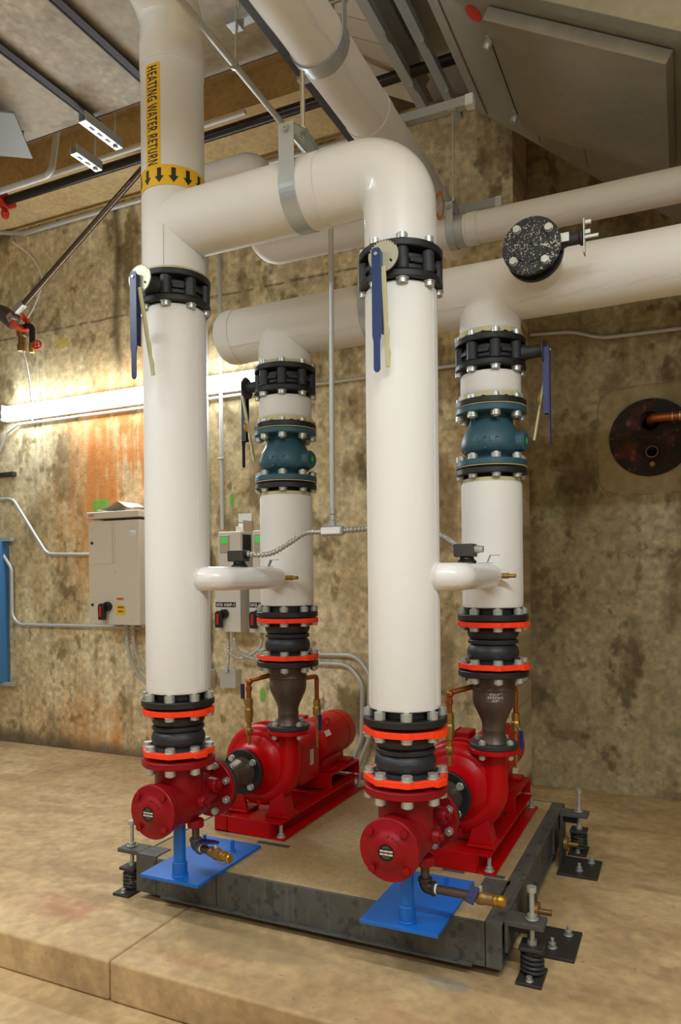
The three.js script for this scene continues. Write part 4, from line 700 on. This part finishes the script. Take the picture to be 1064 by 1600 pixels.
conduit('wall_conduit', 'thin grey conduit running along the dark recessed wall beside the teal valve', [[-0.88, 2.9, RECESS + 0.02], [-0.62, 2.88, RECESS + 0.02], [-0.45, 2.815, RECESS + 0.02], [0.5, 2.8, RECESS + 0.02]], 0.013, 0.4);
for (const [i, [a, b]] of [[[-3.79, 0.72], [-3.55, 0.52]], [[-3.72, 0.76], [-3.5, 0.58]]].entries()) single('flexible_conduit', i ? 'inner grey flexible conduit curving from under the large beige cabinet' : 'outer grey flexible conduit curving from under the large beige cabinet', 'conduit', flexTube([[-3.79 + i * 0.06, 1.0, -4.3], [-3.78 + i * 0.06, 0.85, -4.3], [-3.7 + i * 0.05, 0.66 + i * 0.05, -4.3], [-3.55, 0.55 + i * 0.055, -4.31], [-3.35, 0.5 + i * 0.05, -4.32]], 0.014), M.conduit);
for (const [i, pts] of [[[-2.885, 0.99], [-2.885, 0.8], [-2.9, 0.7]], [[-2.6, 0.99], [-2.62, 0.88], [-2.78, 0.8], [-2.88, 0.84]], [[-2.82, 0.99], [-2.8, 0.86], [-2.66, 0.8], [-2.5, 0.8]], [[-2.5, 0.99], [-2.49, 0.9], [-2.45, 0.84], [-2.35, 0.83]]].entries())
  single('flexible_conduit', ['straight grey flexible conduit from drive HWP-1 down to the junction box', 'grey flexible conduit looping from drive HWP-2 back toward the junction box', 'grey flexible conduit curving right from under drive HWP-1', 'grey flexible conduit from drive HWP-2 half hidden by the bellows'][i], 'conduit', flexTube(pts.map(p => [p[0], p[1], -4.3 + i * 0.012]), 0.0125), M.conduit);
function junctionBox(label, x, y, w, h) { const t = thing('junction_box', label, 'electrical box', [x, y, BACK + 0.002]); part('body', T(box(w, h, 0.07, 0.004), [0, h / 2, 0.035]), M.conduit, t); part('cover', T(box(w + 0.004, h + 0.004, 0.004, 0.001), [0, h / 2, 0.072]), M.conduit, t); for (const s of [-1, 1]) part('screw', alongZ(disc(0.005, 0.003, 0.0005, 10), [s * w * 0.38, h / 2 + s * h * 0.38, 0.074]), M.zinc, t); }
junctionBox('square grey junction box under the wall drives', -2.9, 0.585, 0.125, 0.125);
junctionBox('narrow grey junction box under the conduit beside the marked riser', -3.085, 0.575, 0.07, 0.125);
for (const [n, x, y] of [['light', -4.3, 2.638], ['drive', -2.965, 3.0], ['drive', -2.965, 2.2]]) single('conduit_strap', n === 'light' ? 'small strap on the conduit under the strip light' : y > 2.6 ? 'small strap on the vertical conduit higher than the strip light' : 'small strap on the vertical conduit between strip light and drive', 'strap', T(box(0.05, 0.014, 0.02, 0.003), [x, y, WZ + 0.006]), M.zinc, n === 'light' ? undefined : 'straps on the drive conduit');

// ---------------------------------------------------------------- things on the walls left and right
{
  const t = thing('wall_sleeve_plate', 'rusty round steel plate with copper pipe and open sleeve on the recessed wall', 'plate', [-0.175, 2.18, RECESS + 0.001]);
  const rustTex = makeTex(384, 384, (u, v) => { const a = fbm(u * 6, v * 6, 5), b = fbm(u * 16 + 4, v * 16, 4); let c = mix([38, 24, 17], [88, 44, 24], ss(0.4, 0.65, a)); c = mix(c, [120, 104, 78], 0.7 * ss(0.58, 0.7, b * 0.7 + a * 0.3)); c = mix(c, [30, 29, 28], 0.6 * ss(0.5, 0.7, fbm(u * 9 + 7, v * 9, 4))); return c; });
  const hole = (x, y, r) => arcPts(x, y, r, 0, -2 * Math.PI, 28);
  const pg = extrude(arcPts(0, 0, 0.232, 0, 2 * Math.PI, 72).slice(0, -1), 0.014, 0.002, [hole(0.01, -0.095, 0.031), hole(0.0, 0.095, 0.058)]);
  const rust = mat(0xffffff, 0.75, 0.15, { map: tiled(rustTex, 2) });
  part('plate', pg, rust, t);
  part('open_sleeve', alongZ(ring(0.0295, 0.036, 0.05, 0.001, 32), [0.01, -0.095, 0.012]), mat(0x7a6152, 0.5, 0.4), t);
  part('ring_sleeve', alongZ(ring(0.058, 0.064, 0.025, 0.001, 40), [0.0, 0.095, 0.01]), rust, t);
  const cp = part('copper_pipe', sweep(route([[0.005, 0.1, -0.19], [0.005, 0.1, 0.075], [1.2, 0.1, 0.075]], 0.04, 10), 0.027, 24), M.copper, t);
  for (const x of [0.12, 0.16]) part('solder_ring', alongX(ring(0.026, 0.0285, 0.006, 0.001, 28), [x, 0.1, 0.075]), M.zinc, cp);
  part('rust_knob', alongZ(disc(0.018, 0.02, 0.005, 16), [0.01, -0.165, 0.012]), M.bronze, t);
}
{
  const t = thing('blue_cabinet', 'blue steel wall cabinet with a beige vent grille', 'cabinet', [-5.53, 0.5, BACK + 0.002]);
  part('body', T(box(0.82, 1.18, 0.19, 0.006), [0, 0.59, 0.095]), M.cabinetBlue, t);
  const g = part('vent', T(box(0.16, 0.15, 0.012, 0.003), [0.335, 0.17, 0.195]), M.beige, t);
  for (let i = 0; i < 6; i++) part('slat', T(box(0.12, 0.006, 0.006, 0.001), [0.335, 0.115 + i * 0.021, 0.203]), M.beigeSide, g);
  for (const y of [1.19, -0.01]) part('mounting_strut', T(box(0.95, 0.03, 0.04, 0.002), [0.03, y, 0.05]), M.galv, t);
}
single('wall_strut', 'short slotted steel strut on the wall above the blue cabinet', 'strut', T(box(0.35, 0.035, 0.04, 0.002), [-5.2, 2.235, BACK + 0.021]), M.darkSteel);
{ // sprinkler riser fittings at the far left
  const t = thing('sprinkler_drain', 'black sprinkler pipe end with red coupling and two drain taps on the wall', 'pipe fitting', [-4.62, 3.25, -4.1]);
  part('main_pipe', sweep(route([[-1, 0.24, 0.2], [-0.1, 0.16, 0.1], [-0.02, 0.08, 0.05]], 0.1, 6), 0.06, 24), mat(0x5a5048, 0.35, 0.5), t);
  part('coupling', T(ring(0.06, 0.088, 0.042, 0.008, 32), [0.01, 0.075, 0.05], [0.35, 0, -1.15]), mat(0xd2401f, 0.45), t);
  part('drain_body', T(lathe([[0, -0.2], [0.03, -0.2], [0.034, -0.17], [0.034, -0.15], [0.028, -0.145], [0.028, -0.09], [0.036, -0.085], [0.04, -0.03], [0.03, 0], [0, 0]], 14, 0.4), [0.03, 0.06, 0.03]), M.bronze, t);
  part('elbow_pipe', sweep(route([[0.05, 0.04, 0.03], [0.14, 0.05, 0.03], [0.14, -0.1, 0.03]], 0.06, 10), 0.022, 18), M.sprinklerPipe, t);
  part('tap_body', T(lathe([[0, 0], [0.02, 0], [0.026, 0.02], [0.028, 0.05], [0.024, 0.07], [0, 0.07]], 12, 0.4), [0.14, -0.165, 0.03]), M.brass, t);
  const wheel = part('hand_wheel', T(new THREE.TorusGeometry(0.03, 0.007, 8, 20), [0.21, -0.12, 0.05], [0, 0.5, 0]), M.redPaint, t);
  part('wheel_spoke', [T(box(0.055, 0.008, 0.008, 0.002), [0.21, -0.12, 0.05]), T(box(0.008, 0.055, 0.008, 0.002), [0.21, -0.12, 0.05]), T(rod([0.15, -0.13, 0.035], [0.21, -0.12, 0.05], 0.007, 8))], M.redPaint, wheel);
}
single('capillary_tube', 'thin pale tube curving down the wall to the red coupling', 'tube', sweep(new THREE.CatmullRomCurve3([V(-5.0, 4.15, -4.35), V(-4.78, 3.98, -4.34), V(-4.62, 3.75, -4.3), V(-4.6, 3.5, -4.2), V(-4.6, 3.34, -4.1)]).getPoints(30), 0.006, 8), M.white);
single('capillary_tube', 'thin pale tube hanging from the bronze drain down behind the strip light', 'tube', sweep(new THREE.CatmullRomCurve3([V(-4.59, 3.12, -4.08), V(-4.57, 3.0, -4.1), V(-4.62, 2.8, -4.18), V(-4.68, 2.62, -4.24)]).getPoints(20), 0.006, 8), M.white);

// ---------------------------------------------------------------- overhead pipes
{
  const t = thing('overhead_pipe', 'long white insulated pipe sloping away overhead to the back wall', 'pipe', [-1.246, 3.4, BACK + 0.001]);
  part('jacket', boxUV(sweep(dense([V(0, 0, 0.001), V(0, 0, 3.3)], 0.05), s => 0.108 + 0.003 * (vn(s * 6, 9) - 0.5), 56)), M.jacket, t);
  for (const z of [0.55, 1.35]) part('lap_band', alongZ(ring(0.1, 0.1105, 0.06, 0.002, 56), [0, 0, z]), M.jacket, t);
}
{
  const t = thing('offset_pipe', 'slim white insulated pipe stepping down behind the return branch to the right', 'pipe', [-0.9, 2.94, -3.3]);
  const P = (x, y) => [x + 0.9, y - 2.94, 0];
  part('jacket', boxUV(sweep(dense(route([P(-2.46, 4.47), P(-2.46, 3.52), P(-1.975, 3.52), P(-1.975, 3.045), P(-1.25, 3.045), P(-1.15, 2.94), P(1.8, 2.94)], [0.11, 0.11, 0.11, 0.1, 0.1], 10), 0.06), s => 0.069 + 0.002 * (vn(s * 7, 5) - 0.5), 40)), M.jacket, t);
  part('lap_band', alongX(ring(0.06, 0.072, 0.05, 0.002, 40), [0.02, 0, 0]), M.jacket, t);
}
// clevis hangers: strap round the pipe, crossbolt and threaded rod
function clevis(label, p, turn, r, w, ear, rodLen, rodR = 0.006) {
  const t = thing('pipe_hanger', label, 'hanger', p, turn, 'galvanised pipe hangers');       // pipe axis along local x
  const th = 0.004, band = extrude([...arcPts(0, 0, r + th, Math.PI, 2 * Math.PI, 28), [r + th, ear], [r, ear], ...arcPts(0, 0, r, 2 * Math.PI, Math.PI, 28), [-r, ear], [-r - th, ear]], w, 0.0006);
  part('strap', T(band, [-w / 2, 0, 0], [0, Math.PI / 2, 0]), M.galv, t);
  part('shield', alongX(ring(r - 0.003, r + 0.0005, w * 2.2, 0.0005, 48), [-w * 0.6, 0, 0]), M.galv, t);
  const b = part('crossbolt', T(rod([0, ear - 0.02, -r - 0.02], [0, ear - 0.02, r + 0.025], 0.006, 10)), M.zinc, t);
  for (const s of [-1, 1]) part('hex_nut', T(hexPrism(0.014, 0.01), [0, ear - 0.02, s > 0 ? r + 0.005 : -r - 0.015], [Math.PI / 2, 0, 0]), M.zinc, b);
  part('yoke', T(extrude([[-r, ear - 0.03], [-r, ear], [-0.02, ear + 0.03], [0.02, ear + 0.03], [r, ear], [r, ear - 0.03], [r - 0.004, ear - 0.03], [r - 0.004, ear - 0.003], [0.018, ear + 0.026], [-0.018, ear + 0.026], [-r + 0.004, ear - 0.003], [-r + 0.004, ear - 0.03]], w * 0.8, 0.0005), [-w * 0.4, 0, 0], [0, Math.PI / 2, 0]), M.galv, t);
  const rd = part('rod', rod([0, ear + 0.01, 0], [0, ear + rodLen, 0], rodR, 10), M.zinc, t);
  part('hex_nut', T(hexPrism(rodR * 2.2, 0.014), [0, ear + 0.032, 0]), M.zinc, rd);
}
clevis('galvanised hanger strap round the white return branch', [-1.215, 2.715, FRONT], 0, PIPE + 0.001, 0.058, 0.19, 0.25, 0.009);
clevis('galvanised hanger strap on the header behind the elbow riser', [-1.2, 2.49, REAR], 0, 0.1245, 0.04, 0.17, 0.3);
clevis('galvanised hanger on the slim white pipe under the capped strut', [-0.95, 2.94, -3.3], 0, 0.071, 0.035, 0.11, 0.5, 0.005);
clevis('galvanised hanger strap round the long overhead pipe', [-1.246, 3.4, -2.5], Math.PI / 2, 0.111, 0.035, 0.14, 0.75);

// strut channel: u profile along z with lips, optional slots
function strutGeo(len, s = 0.041) { return extrude([[-s / 2, 0], [s / 2, 0], [s / 2, s], [s / 2 - 0.009, s], [s / 2 - 0.009, s - 0.003], [s / 2 - 0.003, s - 0.003], [s / 2 - 0.003, 0.003], [-s / 2 + 0.003, 0.003], [-s / 2 + 0.003, s - 0.003], [-s / 2 + 0.009, s - 0.003], [-s / 2 + 0.009, s], [-s / 2, s]], len, 0.0004); }
{
  const t = thing('strut_channel', 'galvanised strut channel with white end cap above the slim pipe', 'strut', [-0.875, 3.505, -3.3]);
  part('channel', T(strutGeo(0.6), [-0.6, 0, 0], [0, Math.PI / 2, 0]), M.galv, t);
  part('end_cap', T(box(0.04, 0.052, 0.05, 0.004), [0.008, 0.02, 0]), M.white, t);
  part('square_washer', T(box(0.04, 0.006, 0.04, 0.001), [-0.075, -0.004, 0]), M.zinc, t);
}
conduit('overhead_conduit', 'silver conduit running overhead past the rod of the branch hanger', [[-1.6, 3.42, -1.9], [-1.67, 3.42, -3.9]], 0.0135, 0.1);
{
  const t = thing('strut_rail', 'dark strut rail running beside the long overhead pipe', 'strut', [-1.41, 3.43, -3.85]);
  part('channel', strutGeo(2.2), M.darkSteel, t);
  for (const z of [0.62, 1.15]) part('clamp', T(box(0.05, 0.03, 0.035, 0.003), [0, -0.004, z]), M.galv, t);
}
{
  const t = thing('strut_bracket', 'galvanised bracket with rods holding the silver conduit', 'bracket', [-1.6, 3.6, -2.5]);
  part('channel', T(box(0.16, 0.045, 0.045, 0.003), [0.06, 0, 0]), M.galv, t);
  part('angle', T(box(0.05, 0.06, 0.06, 0.003), [-0.01, -0.01, 0.01]), M.galv, t);
  part('upper_rod', rod([0, 0.02, 0], [0, 0.255, 0], 0.007, 10), M.zinc, t);
  const r = part('lower_rod', rod([0, -0.03, 0.01], [-0.02, -0.2, 0.0], 0.005, 8), M.zinc, t);
  part('conduit_clip', T(ring(0.013, 0.018, 0.02, 0.001, 20), [-0.023, -0.18, -0.01], [Math.PI / 2, 0, 0]), M.zinc, r);
}
// sprinkler pipe and conduits along the beam
conduit('sprinkler_pipe', 'dark sprinkler pipe running level below the ceiling beam', [[-5.4, 4.035, -3.7], [-1.0, 4.035, -3.7]], 0.03, 0.1, M.sprinklerPipe).userData.category = 'pipe';
conduit('overhead_conduit', 'pale conduit running level just above the dark sprinkler pipe', [[-5.6, 4.2, -3.82], [-2.4, 4.2, -3.82]], 0.016, 0.1, M.white);
conduit('sprinkler_brace', 'dark pipe brace slanting from the ceiling down to the red coupling', [[-4.6, 3.36, -4.0], [-3.15, 4.24, -3.95]], 0.021, 0.1, mat(0x6a5c50, 0.24, 0.75)).userData.category = 'brace';
single('brace_clamp', 'galvanised clamp at the foot of the slanting brace', 'clamp', [T(box(0.1, 0.05, 0.05, 0.004), [-4.52, 3.41, -3.99], [0, 0, 0.55]), T(box(0.05, 0.06, 0.06, 0.004), [-4.6, 3.34, -3.99], [0, 0, 0.55])], M.zinc);
{
  const t = thing('grooved_coupling', 'orange-red grooved coupling at the end of the dark sprinkler pipe', 'coupling', [-4.324, 4.035, -3.7]);
  part('housing', alongX(ring(0.028, 0.055, 0.05, 0.005, 24), [-0.03, 0, 0]), M.redPaint, t);
  for (const s of [-1, 1]) part('bolt_pad', T(box(0.05, 0.03, 0.045, 0.004), [-0.005, 0, s * 0.06]), M.redPaint, t);
  part('drop_head', T(lathe([[0, 0], [0.02, 0], [0.03, 0.03], [0.02, 0.06], [0, 0.06]], 16), [0.0, -0.12, 0]), M.redPaint, t);
}
conduit('overhead_conduit', 'short pale conduit with a bent end beside the slotted trapeze strut', [[-4.6, 3.93, -3.45], [-3.62, 3.93, -3.45], [-3.6, 4.3, -3.5]], 0.02, 0.06, M.conduit);

// ---------------------------------------------------------------- ducts
{
  const t = thing('supply_duct', 'wide dirty galvanised duct overhead behind the marked riser', 'duct', [-3.6, 3.86, -2.2]);
  const x0 = -1.95, xs = [x0, 0.74, 1.19, 2.17], z0 = -0.85, z1 = 0.9;
  for (let i = 0; i < 3; i++) {               // pans with a shallow pyramid cross-break
    const a = xs[i], b = xs[i + 1], cx = (a + b) / 2, cz = (z0 + z1) / 2, pos = [], q = [[a, z0], [b, z0], [b, z1], [a, z1]];
    for (let k = 0; k < 4; k++) { const p = q[k], r = q[(k + 1) % 4]; pos.push(p[0], 0, p[1], r[0], 0, r[1], cx, -0.018, cz); }
    const g = new THREE.BufferGeometry(); g.setAttribute('position', new THREE.Float32BufferAttribute(pos, 3)); g.computeVertexNormals();
    part('pan', boxUV(join([g, T(slab(a, b, 0.001, 0.45, z0, z1))])), M.dirtyDuct, t);
  }
  for (const x of [xs[1], xs[2]]) part('flange_angle', [T(box(0.055, 0.004, z1 - z0, 0.001), [x, -0.03, (z0 + z1) / 2]), T(box(0.004, 0.06, z1 - z0, 0.001), [x - 0.018, -0.005, (z0 + z1) / 2])], mat(0x241811, 0.6, 0.2), t);
  part('edge_seam', T(box(xs[3] - x0, 0.012, 0.006, 0.001), [(x0 + xs[3]) / 2, 0.002, z0 - 0.003]), mat(0x4a2a1e, 0.6), t);
  part('paint_mark', T(new THREE.CircleGeometry(0.03, 20), [0.39, -0.0145, -0.35], [Math.PI / 2, 0, 0], [1.2, 1, 0.8]), M.redPaint, t);
}
{
  const t = thing('access_panel', 'grey sheet metal access panel under the dirty duct', 'panel', [-3.37, 3.78, -2.78]);
  part('sheet', T(box(0.5, 0.012, 0.42, 0.002), [-0.08, 0, 0.02], [0, 0.62, 0]), mat(0x6f6d64, 0.5, 0.3), t);
  part('rim', T(box(0.5, 0.03, 0.01, 0.002), [-0.08, 0.015, 0.02], [0, 0.62, 0]), mat(0x6f6d64, 0.5, 0.3), t);
}
function trapeze(label, x, y, z0, len) {
  const t = thing('slotted_strut', label, 'strut', [x, y, z0], 0, 'slotted trapeze struts');
  part('channel', T(strutGeo(len, 0.05), [0, 0, 0]), M.galv, t);
  const n = Math.floor(len / 0.06); for (let i = 0; i < n; i++) part('slot', T(box(0.014, 0.003, 0.032, 0.0008), [0, -0.0009, 0.03 + i * 0.06]), M.blackPlastic, t);
  const r = part('rod', rod([0, 0.01, 0.03], [0, ROOM.top - y, 0.03], 0.006, 8), M.zinc, t); part('hex_nut', T(hexPrism(0.013, 0.012), [0, -0.013, 0.03]), M.zinc, r);
}
trapeze('slotted galvanised strut hung on rods at the end of the dirty duct', -2.84, 3.76, -3.2, 0.28);
trapeze('slotted galvanised strut hung over the dark sprinkler pipe', -3.1, 3.76, -3.32, 0.2);

// chute-shaped duct descending to the right; local x follows the slope, local y points up out of it
const SLOPE = Math.atan(-0.575);
function sloped(name, label, category, p) { const t = thing(name, label, category, p); t.rotation.z = SLOPE; return t; }
{
  const k = 1 / Math.cos(SLOPE), lx = X => (X + 1.005) * k;
  const t = sloped('sloping_duct', 'galvanised duct sloping down beside the recessed wall', 'duct', [-1.005, 3.875, 0]);
  const poly = [[lx(-0.99), 2.9], [lx(-0.99), 3.9], [lx(-0.39), 4.28], [lx(0.1), 4.55], [lx(0.9), 4.75], [lx(0.9), 2.9]];
  part('shell', boxUV(T(extrude(poly, 0.42, 0.002), [0, 0.002, 0], [-Math.PI / 2, 0, 0])), M.duct, t);
  part('edge_flange', T(box(0.05, 0.006, 1.02, 0.001), [lx(-0.955), -0.004, -3.4]), M.duct, t);
  for (const [X, z] of [[-0.68, -3.9], [-0.45, -4.0]]) part('seam', T(box(0.008, 0.006, 0.3, 0.001), [lx(X), -0.002, z]), M.duct, t);
  const door = part('access_door', boxUV(T(box((0.705 - 0.014) * k, 0.055, 0.84, 0.003), [lx(-0.36), -0.031, -3.42])), M.duct, t);
  for (const z of [-3.14, -3.7]) part('knob_latch', T(join([disc(0.022, 0.006, 0.002, 20), T(lathe([[0, 0], [0.014, 0], [0.016, 0.02], [0.012, 0.034], [0, 0.034]], 14), [0, 0.005, 0])]), [lx(-0.705) - 0.004, -0.045, z], [Math.PI, 0, 0], [1.25, 1.25, 1.25]), M.zinc, door);
  part('latch_wire', rod([lx(-0.7), -0.06, -3.14], [lx(-0.7), -0.06, -3.7], 0.0025, 6), M.blackPlastic, door);
  part('paint_mark', T(new THREE.CircleGeometry(0.04, 24), [lx(-0.79), -0.0012, -3.08], [Math.PI / 2, 0, 0], [1, 1.3, 1]), M.redPaint, t);
  part('near_side_rib', T(box(1.2, 0.02, 0.01, 0.002), [lx(-0.1), 0.15, -2.895]), M.duct, t);
}
{
  const k = 1 / Math.cos(SLOPE), lx = X => (X + 1.366) * k;
  const t = sloped('slatted_duct', 'pale duct of narrow sheet panels sloping behind the long overhead pipe', 'duct', [-1.366, 4.052, 0]);
  for (let i = 0; i < 5; i++) part('panel', boxUV(T(box(0.55, 0.012, 0.168, 0.002), [lx(-1.585), 0.006, -3.98 + i * 0.172 + 0.084])), mat([0xb9ab92, 0xc2b59c, 0xb3a68d][i % 3], 0.6, 0.1), t);
  part('backing', T(box(0.55, 0.13, 0.86, 0.004), [lx(-1.585), 0.08, -3.55]), M.duct, t);
}
for (const [x, y, w, label] of [[-1.31, 3.985, 0.05, 'galvanised strut rail along the edge of the pale panelled duct'], [-1.115, 3.9, 0.045, 'galvanised strut rail in the gap between the two sloping ducts']]) {
  const t = thing('strut_rail', label, 'strut', [x, y, -4.0]); part('channel', T(strutGeo(1.6, w)), M.galv, t);
  for (const z of [0.25, 0.65, 1.05]) part('clip', T(box(0.02, 0.014, 0.06, 0.003), [w * 0.3, -0.006, z]), M.zinc, t);
}
single('copper_loop', 'small bare copper loop between the glossy elbow and the slim pipe', 'tube', T(new THREE.TorusGeometry(0.03, 0.004, 8, 28), [-0.985, 3.03, -3.2], [0, 0.3, 0], [0.6, 1.9, 1]), M.copper);
{
  const t = thing('strut_channel', 'short galvanised strut with white end cap behind the slim pipe', 'strut', [-0.88, 3.32, -3.9]);
  part('channel', T(strutGeo(0.4), [-0.4, 0, 0], [0, Math.PI / 2, 0]), M.galv, t);
  part('end_cap', T(box(0.035, 0.05, 0.05, 0.004), [0.008, 0.02, 0]), M.white, t);
}
single('added_gap_duct', 'added galvanised box above the sloping ducts that darkens their gap', 'duct', boxUV(T(box(0.62, 0.19, 1.9, 0.004), [-1.06, 4.375, -3.42])), M.duct);  // box added to block light, so the gap below stays dark

renderer.render(scene, camera);
